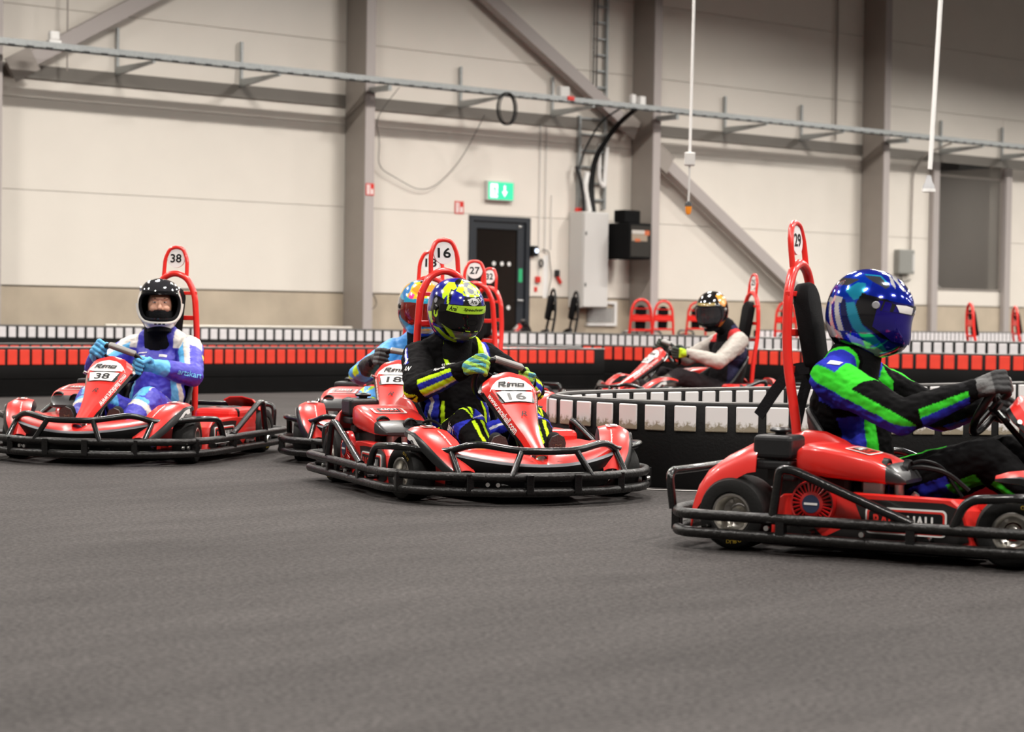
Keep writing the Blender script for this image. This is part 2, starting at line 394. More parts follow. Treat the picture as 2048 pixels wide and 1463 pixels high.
for t_, s_ in zip(blist, bl):
    r = empty('tray_bracket', WM @ Matrix.Translation((t_, .037, 4.13)), 'galvanised wall bracket under the cable tray, ' + s_, 'bracket', 'cable tray brackets')
    part(r, 'strut', 'br_s', GALV, lambda mb: mb.box((-.02, .0, 0), (.02, .045, .66), 0, .003))
    def arm(mb):
        vs = []
        for x in (-.02, .02): vs += [(x, .04, .0), (x, 1.05, .09), (x, 1.05, .118), (x, .04, .118)]
        mb.add(vs, [(3, 2, 1, 0), (4, 5, 6, 7), (0, 1, 5, 4), (1, 2, 6, 5), (2, 3, 7, 6), (3, 0, 4, 7)])
    part(r, 'arm', 'br_a', GALV, arm)
for t_, s_ in ((-3.03, 'left'), (2.93, 'middle'), (8.89, 'right')):
    r = empty('column_bracket', WM @ Matrix.Translation((t_, .55, 4.05)), 'grey gusset bracket carrying the cable tray on the %s column' % s_, 'bracket', 'column brackets')
    part(r, 'gusset', 'cbr', STGR, lambda mb: mb.add([(-.09, -.5, -.25), (-.09, -.02, .0), (-.09, -.02, .22), (-.09, -.5, .22), (-.1, -.5, -.25), (-.1, -.02, .0), (-.1, -.02, .22), (-.1, -.5, .22)], [(0, 1, 2, 3), (7, 6, 5, 4), (0, 4, 5, 1), (1, 5, 6, 2), (2, 6, 7, 3), (3, 7, 4, 0)]))
    part(r, 'arm', 'cbr2', GALV, lambda mb: mb.box((-.03, .01, .12), (.03, .5, .20)))
def tag_mesh(name, mb, mats, label, cat, M=WM, group=None, ang=40):
    o = link(name, mb.mesh(name, mats, ang)); o.matrix_world = M; return tag(o, label, cat, group)
# wireless boxes and labels on the tray
r = wthing('wireless_unit', 'small white wireless box on top of the cable tray at the upper left', 'antenna')
wpart(r, 'case', PLW, lambda mb: mb.box((-8.52, TO - .03, TZ + .10), (-8.38, TO + .05, TZ + .22), 0, .02)); wpart(r, 'stand', PLW, lambda mb: mb.box((-8.54, TO - .04, TZ + .03), (-8.36, TO + .06, TZ + .1), 0, .01))
r = wthing('wireless_unit', 'small white wireless box on the cable tray above the cable ladder', 'antenna')
wpart(r, 'case', PLW, lambda mb: mb.box((1.96, TO - .03, TZ + .06), (2.06, TO + .05, TZ + .22), 0, .02)); wpart(r, 'stand', PLW, lambda mb: mb.box((2.14, TO - .04, TZ + .05), (2.26, TO + .06, TZ + .2), 0, .01))
r = wthing('junction_box', 'grey junction box with a red label on the cable tray', 'box')
wpart(r, 'case', LGREY, lambda mb: mb.box((.36, TO - .02, TZ + .04), (.56, TO + .10, TZ + .22), 0, .02)); wpart(r, 'tag', REDP, lambda mb: mb.box((.5, TO + .09, TZ - .0), (.64, TO + .12, TZ + .07), 0, .008))
# coil of cable and loose loops
mb = MB()
for i in range(6):
    rr = .17 + .012 * random.random(); dz = .24 + .01 * random.random(); ph = random.random() * .03
    mb.tube([(-.83 + ph + rr * math.sin(a), 1.06 + .012 * i, 4.06 + dz * math.cos(a)) for a in [2 * math.pi * j / 28 for j in range(28)]], .010, 6, closed=True)
tag_mesh('cable_coil', mb, BLKP, 'black coil of cable hanging from the tray above the door', 'cable')
mb = MB(); mb.tube(fillet([(-2.75, .9, 4.25), (-2.9, .5, 3.8), (-2.55, .15, 3.5), (-2.55, .1, 3.1), (-1.6, .08, 2.72), (-.95, .1, 3.25), (-.85, .6, 4.0)], .5, 8), .006, 6)
tag_mesh('loose_cable', mb, mat('thin_cable', (.10, .095, .09), .6), 'thin cable drooping in a wide loop on the wall left of the door', 'cable')
mb = MB(); mb.tube(fillet([(-3.3 + .55, .02, 1.75), (-2.7, .02, 1.4), (-2.45, .02, 1.0), (-2.65, .02, .85), (-2.8, .02, .95)], .1), .006, 6)
tag_mesh('loose_cable', mb, MATS['thin_cable'], 'thin cable end hanging beside the foot of the left column', 'cable')
# cable ladder with hoses above the grey cabinet
r = wthing('cable_ladder', 'vertical galvanised cable ladder rising above the grey cabinet', 'cable ladder')
for t_ in (1.62, 2.2): wpart(r, 'side_rail', GALV, lambda mb: mb.box((t_ - .02, .015, 2.66), (t_ + .02, .085, HZ if t_ > 2 else 4.2)))
for i in range(22):
    z = 2.8 + i * .27
    wpart(r, 'rung', GALV, lambda mb: mb.box((1.62 if z < 4.2 else 2.0, .03, z), (2.2, .06, z + .03)))
wpart(r, 'conduit', mat('thin_cable', (.1, .095, .09), .6), lambda mb: [mb.tube([(x, .05, 4.4), (x, .05, HZ)], .014, 6) for x in (1.92, 1.99)])
mb = MB()
for dx in (0, .035, .07):
    mb.tube(fillet([(2.15 + dx, .85, 4.32), (2.02 + dx, .5, 4.05), (1.80 + dx, .2, 3.5), (1.77 + dx, .16, 3.0), (1.80 + dx, .2, 2.6)], .35, 8), .022, 8)
tag_mesh('cable_bundle', mb, BLK, 'thick black cables bending down from the tray into the grey cabinet', 'cable')
mb = MB()
mb.tube(fillet([(1.95, .75, 4.32), (1.78, .4, 4.1), (1.62, .17, 3.6), (1.55, .14, 3.3)], .3, 8), .016, 8); mb.tube(fillet([(1.50, .13, 3.35), (1.6, .2, 2.95), (1.6, .22, 2.6)], .2), .03, 8)
tag_mesh('cable_bundle', mb, DKG, 'thin dark cables left of the thick bundle above the cabinet', 'cable')
mb = MB(); mb.tube(fillet([(1.7, .18, 3.25), (1.62, .2, 3.0), (1.72, .22, 2.6)], .3, 8), .05, 10); mb.tube(fillet([(1.98, .16, 3.75), (1.98, .16, 3.15), (2.1, .16, 3.0), (2.15, .16, 3.7)], .12, 6), .035, 10)
tag_mesh('white_hose', mb, PLW, 'white corrugated hoses curling beside the black cables', 'hose')
# cabinets
r = wthing('electrical_cabinet', 'tall light grey electrical cabinet on the wall right of the door', 'cabinet')
wpart(r, 'body', LGREY, lambda mb: mb.box((1.46, .02, 1.0), (2.03, .36, 2.59), 0, .012))
wpart(r, 'door', LGREY, lambda mb: mb.box((1.475, .362, 1.015), (2.015, .385, 2.575), 0, .006)); wpart(r, 'latch', BLK, lambda mb: [mb.box((1.50, .385, z), (1.52, .40, z + .06), 0, .004) for z in (1.35, 2.2)])
wpart(r, 'gland', REDP, lambda mb: mb.box((1.5, .1, 2.59), (1.62, .16, 2.66), 0, .01))
r = wthing('screen_box', 'black box housing with a glossy front on the middle column', 'box')
wpart(r, 'housing', PAD, lambda mb: mb.box((2.10, .25, 1.82), (2.60, .80, 2.42), 0, .02))
def scr(mb): mb.box((2.13, .80, 1.86), (2.57, .81, 2.38))
wpart(r, 'glass_front', mat('screen_gloss', (.03, .028, .025), .05, coat=1.), scr)
def refl(mb):  # reflections on the glossy front, painted as flat coloured patches
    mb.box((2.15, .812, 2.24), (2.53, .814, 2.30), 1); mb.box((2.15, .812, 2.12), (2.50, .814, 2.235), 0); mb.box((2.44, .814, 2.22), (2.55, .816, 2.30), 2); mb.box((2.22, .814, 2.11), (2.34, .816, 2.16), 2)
wpart(r, 'painted_reflection', [mat('reflection_tan', (.30, .24, .18), .4), mat('reflection_pale', (.5, .47, .43), .4), mat('reflection_orange', (.5, .12, .04), .4)], refl)
tag_mesh('speaker_box', MB().box((2.16, .35, 2.43), (2.52, .62, 2.64), 0, .015), PAD, 'small black box standing on the screen box', 'box')
# door, sign, notices
dr = bpy.data.objects.new('door_1', None); col.objects.link(dr); dr.matrix_world = WM; dr['kind'] = 'structure'
a, b, h = DOOR
wpart(dr, 'door_frame', DOORG, lambda mb: [mb.box((a, -.06, 0), (a + .07, .03, h)), mb.box((b - .09, -.06, 0), (b, .03, h)), mb.box((a + .07, -.06, h - .08), (b - .09, .03, h))])
def leaf(mb):
    mb.box((a + .08, -.04, 0), (a + .16, .0, h - .09)); mb.box((b - .25, -.04, 0), (b - .1, .0, h - .09)); mb.box((a + .16, -.04, h - .2), (b - .25, .0, h - .09)); mb.box((a + .16, -.04, 0), (b - .25, 0, .25))
wpart(dr, 'door_leaf', DOORG, leaf)
wpart(dr, 'glass_pane', GLASSD, lambda mb: mb.box((a + .16, -.03, .25), (b - .25, -.02, h - .2)))
wpart(dr, 'handle', STEEL, lambda mb: mb.tube(fillet([(b - .16, .0, 1.1), (b - .16, .06, 1.1), (b - .28, .06, 1.1)], .02), .012, 8))
wpart(dr, 'green_sticker', mat('sticker_green', (.02, .38, .15), .5), lambda mb: mb.box((b - .22, .001, 1.40), (b - .14, .003, 1.62)))
wpart(dr, 'door_closer', STEEL, lambda mb: mb.box((b - .24, .0, h - .17), (b - .18, .02, h - .13), 0, .005))
for z in (1.69, .98):
    for t_ in (-.12, .05, .2): wpart(dr, 'safety_dot', PLW, lambda mb: mb.lathe([(.0, 0), (.036, 0), (.036, .003), (0, .003)], (t_, -.018, z), 'y', 14, closed=False))
structure('wall_recess_door', MB().box((a, -1.6, 0), (b, -1.5, h)).box((a - .1, -1.6, 0), (a, -.3, h)).box((b, -1.6, 0), (b + .1, -.3, h)).box((a - .1, -1.6, h), (b + .1, -.3, h + .1)), mat('corridor_dark', (.30, .17, .12), .8))
r = wthing('exit_sign', 'lit green emergency exit sign with running figure and down arrow above the door', 'sign')
wpart(r, 'casing', LGREY, lambda mb: mb.box((-.36, .0, 2.70), (.20, .085, 3.02), 0, .01))
wpart(r, 'green_face', mat('exit_green', (.03, .62, .30), .4, emit=.55), lambda mb: mb.box((-.34, .085, 2.72), (.18, .09, 3.0)))
EXW = mat('exit_white', (.9, 1, .95), .4, emit=1.0)
def XS(x, y): return Vector((-.08 + x, .0915, 2.86 + y))
def exf(mb):
    poly_on(mb, [(-.22, -.11), (-.07, -.11), (-.07, .11), (-.22, .11)], XS)
wpart(r, 'doorway_symbol', EXW, exf)
EXG = mat('exit_green2', (.03, .5, .25), .4, emit=.35)
def XT(x, y): return Vector((-.08 + x, .0925, 2.86 + y))
def man(mb):
    poly_on(mb, [(-.125 + .018 * math.cos(q_), .075 + .018 * math.sin(q_)) for q_ in [i * .7 for i in range(9)]], XT)
    for pg in ([(-.15, .05), (-.11, .055), (-.12, -.02), (-.15, -.02)], [(-.15, -.02), (-.125, -.02), (-.16, -.10), (-.185, -.09)], [(-.13, -.02), (-.115, -.01), (-.075, -.05), (-.09, -.09), (-.1, -.05)], [(-.115, .045), (-.075, .01), (-.082, .0), (-.12, .03)], [(-.15, .05), (-.195, .02), (-.19, .01), (-.15, .03)]): poly_on(mb, pg, XT)
wpart(r, 'running_figure', EXG, man)
wpart(r, 'arrow', EXW, lambda mb: [poly_on(mb, [(.06, .09), (.095, .09), (.095, -.02), (.06, -.02)], XS), poly_on(mb, [(.02, -.005), (.135, -.005), (.0775, -.095)], XS)])
def notice(t, z, o, wd_, hg, label):
    r = wthing('fire_notice', label, 'sign', 'red fire equipment notices')
    wpart(r, 'plate', REDP, lambda mb: mb.box((t, o, z), (t + wd_, o + .006, z + hg)))
    def sy(mb):
        f_ = lambda x, y: Vector((t + x * wd_, o + .0075, z + y * hg))
        for pg in ([(.12, .08), (.32, .08), (.32, .9), (.12, .9)], [(.40, .08), (.52, .08), (.52, .9), (.40, .9)]): poly_on(mb, pg, f_)
        poly_on(mb, [(.62, .1), (.88, .1), (.88, .55), (.62, .55)], f_)
    wpart(r, 'symbol', WHITE, sy)
notice(-3.10, 2.63, .562, .15, .18, 'red and white fire notice fixed on the left column'); notice(-.96, 2.46, .005, .18, .2, 'red and white fire notice on the wall beside the exit sign')
r = wthing('fire_alarm_button', 'small red fire alarm call point right of the door', 'alarm')
wpart(r, 'case', REDP, lambda mb: mb.box((.74, 0, 1.40), (.83, .05, 1.50), 0, .01)); wpart(r, 'label_plate', REDP, lambda mb: mb.box((.73, 0, 1.25), (.79, .01, 1.33)))
r = wthing('card_reader', 'black card reader with a lit white button beside the door frame', 'reader')
wpart(r, 'case', BLK, lambda mb: mb.box((.615, .0, 1.83), (.74, .08, 2.0), 0, .012)); wpart(r, 'button', mat('button_light', (.7, .8, 1), .4, emit=1.5), lambda mb: mb.lathe([(0, 0), (.035, 0), (.035, .01), (0, .01)], (.70, .082, 1.92), 'y', 14, closed=False))
mb = MB(); mb.tube([(.84 + .035 * math.sin(a), .04, 1.72 + .06 * math.cos(a)) for a in [2 * math.pi * j / 20 for j in range(20)]], .014, 6, closed=True)
tag_mesh('wall_hook', mb, BLKP, 'small black ring hanging on the wall above the fire alarm', 'hook')
mb = MB(); mb.tube(fillet([(.86, .04, 1.95), (1.0, .04, 1.93), (1.06, .05, 1.5), (.98, .04, 1.15)], .06), .008, 6)
tag_mesh('loose_cable', mb, MATS['thin_cable'], 'thin cable bending from the wall hooks towards the plinth', 'cable')
r = wthing('hanging_tool', 'grey and red hand tool hanging left of the grey cabinet', 'tool')
wpart(r, 'body', DKG, lambda mb: mb.box((1.16, .0, 1.50), (1.24, .06, 1.62), 0, .015)); wpart(r, 'grip', REDP, lambda mb: mb.tube([(1.2, .03, 1.52), (1.28, .03, 1.40)], .03, 8))
tag_mesh('paper_notice', MB().box((.92, .0, 1.15), (1.02, .004, 1.85)), PLW, 'long white paper strip on the wall right of the fire alarm', 'paper')
for t_, z0, lb in ((.80, 1.5, 'thin red-dotted conduit running up the wall above the fire alarm'), (.93, 1.9, 'thin grey conduit second from the door'), (1.06, 1.95, 'thin grey conduit left of the cabinet')):
    mb = MB(); mb.tube([(t_, .02, z0), (t_, .02, 4.0 if t_ < .85 else (4.05 if t_ < 1 else 2.85))], .008, 6)
    tag_mesh('wall_conduit', mb, LGREY, lb, 'conduit', group='thin conduits by the door')
r = wthing('ventilation_grille', 'grey ventilation grille in a white frame low on the wall under the cabinet', 'vent')
wpart(r, 'frame', PLW, lambda mb: [mb.box((1.86, .016, .70), (2.54, .06, .75)), mb.box((2.48, .016, .75), (2.54, .06, 1.12)), mb.box((2.1, .016, 1.07), (2.48, .06, 1.12))])
wpart(r, 'backing', DKG, lambda mb: mb.box((1.88, .016, .76), (2.46, .02, 1.0)))
for i in range(9): wpart(r, 'slat', LGREY, lambda mb: mb.box((1.88, .02, .765 + i * .026), (2.46, .05, .779 + i * .026)))
# right part of the wall: window, conduit, junction box
wn = bpy.data.objects.new('window_1', None); col.objects.link(wn); wn.matrix_world = WM; wn['kind'] = 'structure'
a, b, z0, z1 = WIN
wpart(wn, 'window_frame', STGR, lambda mb: [mb.box((a, -.06, z0), (a + .03, .02, z1)), mb.box((b - .03, -.06, z0), (b, .02, z1)), mb.box((a, -.06, z0), (b, .02, z0 + .03)), mb.box((a, -.06, z1 - .03), (b, .02, z1)), mb.box((a, -.05, 3.72), (b, .0, 3.76))])
wpart(wn, 'pane', WINGL, lambda mb: mb.box((a + .03, -.03, z0 + .03), (b - .03, -.02, 3.72)))
wpart(wn, 'pane', WINGL, lambda mb: mb.box((a + .03, -.03, 3.76), (b - .03, -.02, z1 - .03)))
structure('wall_recess_window', MB().box((a - 1, -2.6, z0 - .5), (b + 1.8, -2.5, z1 + .4)).box((a - .1, -2.5, z0 - .5), (a, -.3, z1)).box((b + .8, -2.5, z0 - .5), (b + 1.8, -.3, z1)).box((a - .1, -2.5, z0 - .6), (b + .8, -.3, z0 - .1)).box((a - .1, -2.5, z1 + .2), (b + .8, -.3, z1 + .3)), mat('room_grey', (.40, .37, .34), .7))
r = wthing('added_room_lamp', 'added unseen lamp that brightens the side room behind the window', 'lamp')  # lamp and housing added to brighten the room behind the glass
wpart(r, 'housing', PLW, lambda mb: mb.box((a + .5, -1.6, z1 + .12), (a + 1.5, -1.4, z1 + .2)))
ld = bpy.data.lights.new('added_room_light', 'AREA'); ld.shape = 'RECTANGLE'; ld.size = 1; ld.size_y = .2; ld.energy = 26; ld.color = LAMP_COL
lo = link('added_room_light', ld, r); lo.location = (a + 1, -1.5, z1 + .11)
mb = MB(); mb.box((a + 1.75, -2.4, 1.0), (a + 1.98, -2.2, 4.4)); mb.tube([(a, -2.3, 2.9), (b + .4, -2.3, 3.8)], .05, 6)
tag_mesh('room_post', mb, STGR, 'grey steel post and strut in the dim room behind the window', 'post')
mb = MB()
G = []
for i in range(8):
    u = i / 7; G.append([(a + .05 + u * 1.55, -1.0 - .1 * math.sin(j), 1.4 + (1 - u) * 1.05 * j / 5) for j in range(6)])
mb.grid(G, .01); tag_mesh('draped_sheet', mb, PLW, 'pale sheet draped slanting behind the window glass', 'sheet')
for t_, lb in ((10.93, 'grey steel jamb post left of the dark window'), (13.24, 'grey steel jamb post right of the dark window')):
    tag_mesh('window_post', MB().box((t_ - .09, .02, 0), (t_ + .09, .12, 3.97), 0, .004), mat('steel_grey_light', (.40, .36, .345), .45), lb, 'post', group='window jamb posts')
r = wthing('junction_box', 'grey junction box on the wall left of the window', 'box')
wpart(r, 'case', mat('box_greygreen', (.26, .26, .24), .5), lambda mb: mb.box((9.82, .0, 1.76), (10.28, .14, 2.23), 0, .02))
wpart(r, 'side_strip', LGREY, lambda mb: mb.box((10.2, .14, 1.82), (10.26, .15, 2.15))); wpart(r, 'cable_tail', BLKP, lambda mb: mb.tube(fillet([(9.95, .06, 1.76), (10.0, .06, 1.6), (10.15, .08, 1.62), (10.25, .06, 1.66)], .05), .012, 6))
mb = MB(); mb.tube(fillet([(10.25, .05, 2.2), (10.28, .05, 3.75), (10.5, .15, 4.1), (10.75, .6, 4.3)], .3, 6), .018, 8)
tag_mesh('wall_conduit', mb, STGR, 'conduit rising from the junction box and bending to the tray', 'conduit')
# hanging things in front of the wall
def hang(x, y, ztop, zbot, name, label, cat): return empty(name, (x, y, 0), label, cat)
r = hang(1.70, 20.0, 7, 2.4, 'warning_beacon', 'small orange warning beacon hanging on a white cable', 'lamp')
part(r, 'suspension_cable', None, PLW, lambda mb: mb.tube([(0.06, 0, HZ), (0.0, 0, 2.48)], .014, 8))
part(r, 'connector_box', None, LGREY, lambda mb: mb.box((-.05, -.04, 2.35), (.05, .04, 2.48), 0, .012))
part(r, 'lower_cable', None, LGREY, lambda mb: mb.tube([(0, 0, 2.36), (-.005, 0, 2.0)], .010, 8))
part(r, 'cap', None, DKG, lambda mb: mb.lathe([(.0, 0), (.036, 0), (.032, .03), (.012, .05), (0, .05)], (-.005, 0, 1.955), 'z', 16, closed=False))
part(r, 'orange_lens', None, mat('beacon_orange', (.85, .28, .02), .2, coat=.5), lambda mb: mb.lathe([(0, 0), (.018, .002), (.03, .03), (.034, .08), (0, .08)], (-.005, 0, 1.875), 'z', 16, closed=False))
r = hang(4.02, 20.0, 7, 2.2, 'hanging_socket', 'white bell-shaped socket hanging on a thick white cable at the right', 'lamp')
part(r, 'cable', None, PLW, lambda mb: mb.tube([(0.15, 0, HZ), (0.09, 0, 4.0), (0.02, 0, 2.35)], .022, 8))
part(r, 'bell', None, mat('bell_grey', (.33, .33, .34), .4), lambda mb: mb.lathe([(0, .16), (.02, .16), (.035, .10), (.055, .06), (.06, .03), (0, .03)], (.01, 0, 2.13), 'z', 18, closed=False))
part(r, 'rim', None, PLW, lambda mb: mb.lathe([(0, .0), (.066, .0), (.066, .03), (0, .03)], (.01, 0, 2.13), 'z', 18, closed=False))
mb = MB(); mb.tube([(-7.9, .25, 4.1), (-7.9, .25, HZ)], .012, 6); tag_mesh('wall_conduit', mb, STGR, 'thin vertical rod crossing the upper left brace', 'conduit')
mb = MB(); mb.tube([(8.0, .06, 4.2), (8.0, .06, HZ)], .022, 6); tag_mesh('wall_conduit', mb, STGR, 'thin grey downpipe on the wall left of the right column', 'conduit')
# lying ladder behind the barrier on the left
r = wthing('aluminium_ladder', 'aluminium ladder lying on its side behind the white blocks at the left', 'ladder')
ALU = mat('aluminium', (.72, .69, .62), .35, metal=.7)
for oo in (.8, 1.15): wpart(r, 'stringer', ALU, lambda mb: mb.box((-7.6, oo, .60), (-3.75, oo + .04, .66), 0, .01))
for i in range(13): wpart(r, 'rung', ALU, lambda mb: mb.tube([(-7.4 + i * .29, .82, .63), (-7.4 + i * .29, 1.17, .63)], .018, 8))
for t_ in (-7.2, -5.7, -4.2): wpart(r, 'trestle', ALU, lambda mb: [mb.tube([(t_ - .2, oo, 0), (t_, 1.0, .6)], .015, 6) for oo in (.75, 1.25)] + [mb.tube([(t_ + .2, oo, 0), (t_, 1.0, .6)], .015, 6) for oo in (.75, 1.25)])

# ------------------------------------------------------------------ track barriers: black blocks with coloured tiles
BBLK = mat('barrier_black', (.0038, .0036, .0036), .45, spec=.12, var=.5, vscale=3, bump=.1)
TWHITE = mat('tile_white', (.72, .69, .70), .45, var=.08, vscale=12)
TRED = mat('tile_red', (.74, .045, .022), .45, var=.1, vscale=12)
def dirty():
    M = mat('tile_white_dirty', (.72, .69, .68), .5); nt = M.node_tree; b = nt.nodes['Principled BSDF']
    tc = nt.nodes.new('ShaderNodeTexCoord'); sp = nt.nodes.new('ShaderNodeSeparateXYZ'); nt.links.new(tc.outputs['Object'], sp.inputs[0])
    n = nt.nodes.new('ShaderNodeTexNoise'); n.inputs['Scale'].default_value = 38; n.inputs['Detail'].default_value = 6; n.inputs['Distortion'].default_value = 1.2; nt.links.new(tc.outputs['Object'], n.inputs['Vector'])
    mr = nt.nodes.new('ShaderNodeMapRange'); mr.inputs[1].default_value = .0; mr.inputs[2].default_value = -.055; mr.inputs[3].default_value = 0; mr.inputs[4].default_value = .62; nt.links.new(sp.outputs[2], mr.inputs[0])
    ad = nt.nodes.new('ShaderNodeMath'); ad.operation = 'ADD'; nt.links.new(mr.outputs[0], ad.inputs[0]); nt.links.new(n.outputs['Fac'], ad.inputs[1])
    rp = nt.nodes.new('ShaderNodeValToRGB'); e = rp.color_ramp.elements; e[0].position = .72; e[0].color = (.72, .69, .68, 1); e[1].position = 1.12 if False else 1.0; e[1].color = (.27, .23, .165, 1)
    nt.links.new(ad.outputs[0], rp.inputs[0]); nt.links.new(rp.outputs[0], b.inputs['Base Color'])
    return M
TDIRT = dirty()
RAILG = mat('barrier_top_rail', (.16, .155, .15), .35, metal=.3)
def arc_pts(poly, step=.05):
    P = [Vector((x, y, 0)) for x, y in poly]; out = [P[0]]; L = [0.]
    for a, b in zip(P[:-1], P[1:]):
        n = max(1, int((b - a).length / step))
        for k in range(1, n + 1): out.append(a.lerp(b, k / n)); L.append(L[-1] + (b - a).length / n)
    return out, L
def barrier(label, poly, h, tmat, pitch, tw, th, ttop, facing, thick=.12, name='track_barrier', rail=True, both=False, cat='barrier', tmin=None):
    r = empty(name, (poly[0][0], poly[0][1], 0), label, cat, 'track barriers')
    O = Vector((poly[0][0], poly[0][1], 0))
    P, L = arc_pts(poly)
    nr = []
    for i in range(len(P)):
        t = (P[min(i + 1, len(P) - 1)] - P[max(i - 1, 0)]).normalized(); n = Vector((-t.y, t.x, 0)) * facing; nr.append(n)
    def body(mb):
        G = []
        for z, oo in ((0, .012), (.03, .012), (.035, 0), (h * .33, 0), (h * .34, -.006), (h * .36, -.006), (h * .37, 0), (h - .012, 0), (h, -.01), (h, -thick + .01), (h - .012, -thick), (0, -thick)):
            G.append([P[i] - O + nr[i] * oo + Vector((0, 0, z)) for i in range(len(P))])
        mb.grid(G if facing > 0 else [g[::-1] for g in G])
    part(r, 'blocks', None, BBLK, body)
    if rail: part(r, 'top_rail', None, RAILG, lambda mb: mb.tube([P[i] - O + nr[i] * -.004 + Vector((0, 0, h)) for i in range(0, len(P), 2)], .011, 6))
    tile = MB().box((-tw / 2, -.002, -th / 2), (tw / 2, .010, th / 2), 0, .006, seg=2).mesh('tile', tmat)
    s = pitch * .6; La = np.array(L)
    while s < L[-1] - pitch * .5:
        i = max(1, int(np.searchsorted(La, s))); fr = (s - L[i - 1]) / max(1e-6, L[i] - L[i - 1]); p = P[i - 1].lerp(P[i], fr); n = nr[i - 1].lerp(nr[i], fr).normalized(); x = Vector((0, 0, 1)).cross(n) * -1
        for sd in ((1, -1) if both else (1,)):
            M = Matrix((x * sd, n * sd, Vector((0, 0, 1)))).transposed().to_4x4(); M.translation = p - O + (n * 0 if sd > 0 else n * -thick) + Vector((0, 0, ttop - th / 2))
            t = link('tile', tile, r); t.matrix_basis = M
        s += pitch
    return r
barrier('black barrier with small white tiles standing behind the red-tiled barriers', [(-7.6, 25.7), (-6.6, 26.0), (-2.15, 27.3), (.9, 26.8), (2.8, 25.0), (4.2, 23.75), (6.6, 23.4)], .64, TWHITE, .122, .090, .135, .625, -1)
barrier('red-tiled barrier in the second row at the left, mostly behind the front red row', [(-6.4, 21.2), (-5.5, 22.0), (-2.0, 25.4), (.9, 26.0)], .48, TRED, .130, .104, .15, .462, -1)
barrier('red-tiled black barrier in front at the left, behind kart number 38', [(-6.2, 19.0), (-4.98, 19.93), (-1.8, 22.7), (.85, 24.3), (1.1, 24.4)], .48, TRED, .132, .104, .15, .462, -1)
barrier('red-tiled black barrier at the right, behind the blue helmet', [(.85, 25.2), (1.35, 24.85), (2.7, 23.7), (3.7, 22.75), (6.3, 22.4)], .515, TRED, .150, .114, .155, .50, -1)
barrier('far white-tiled barrier below the dark window', [(3.9, 32.5), (6.2, 34.0), (9.6, 37.0)], .68, TWHITE, .115, .085, .15, .665, -1)
# hairpin barrier around the inner bend: one loop, tiles inside and out
near = [(4.3, 11.0), (2.9, 10.72), (2.2, 10.6), (1.54, 10.54), (1.24, 10.53), (.98, 10.55), (.77, 10.62), (.60, 10.75), (.46, 10.89), (.38, 11.0), (.30, 11.12), (.255, 11.27), (.255, 11.42), (.285, 11.58), (.36, 11.78), (.57, 12.05), (.78, 12.26), (1.0, 12.46), (1.52, 12.92), (1.92, 13.2), (2.74, 14.0), (4.4, 15.5)]
sm = near
for _ in range(2): sm = [sm[0]] + [q_ for a, b in zip(sm[:-1], sm[1:]) for q_ in ((a[0] * .75 + b[0] * .25, a[1] * .75 + b[1] * .25), (a[0] * .25 + b[0] * .75, a[1] * .25 + b[1] * .75))] + [sm[-1]]
hairpin = barrier("curved hairpin barrier with large scuffed white tiles in the middle of the track", sm, .44, TDIRT, .152, .114, .132, .428, -1, thick=.05, both=True)
# ------------------------------------------------------------------ karts (x forward, y left, z up, origin on the ground between the axles)
def mir(pts): return [(x, -y, z) for x, y, z in pts]
# steering fairing surface
FST = [(.345, .603, .055), (.352, .600, .095), (.372, .580, .135), (.40, .548, .155), (.45, .506, .138), (.50, .465, .118), (.56, .418, .098), (.62, .372, .078), (.70, .318, .055), (.78, .266, .045), (.835, .232, .040)]
FST = [(x + .065 * (1 - .5 * (x - .345) / .49), z, w) for x, z, w in FST]
_fx = [p[0] for p in FST]; _fz = [p[1] for p in FST]; _fw = [p[2] for p in FST]; _fs = [0.]
for a, b in zip(FST[:-1], FST[1:]): _fs.append(_fs[-1] + math.hypot(b[0] - a[0], b[1] - a[1]))
def fair(y, s_, off=0.):
    x = ipl(s_, _fs, _fx); z = ipl(s_, _fs, _fz); hw = ipl(s_, _fs, _fw); u = max(-1.0, min(1.0, y / hw))
    e = .012; dx = ipl(s_ + e, _fs, _fx) - ipl(s_ - e, _fs, _fx); dz = ipl(s_ + e, _fs, _fz) - ipl(s_ - e, _fs, _fz); l = math.hypot(dx, dz)
    n = Vector((-dz / l, 0, dx / l))
    return Vector((x, y, z)) - n * (.016 * u * u + .16 * max(0, abs(u) - .74)) + n * off
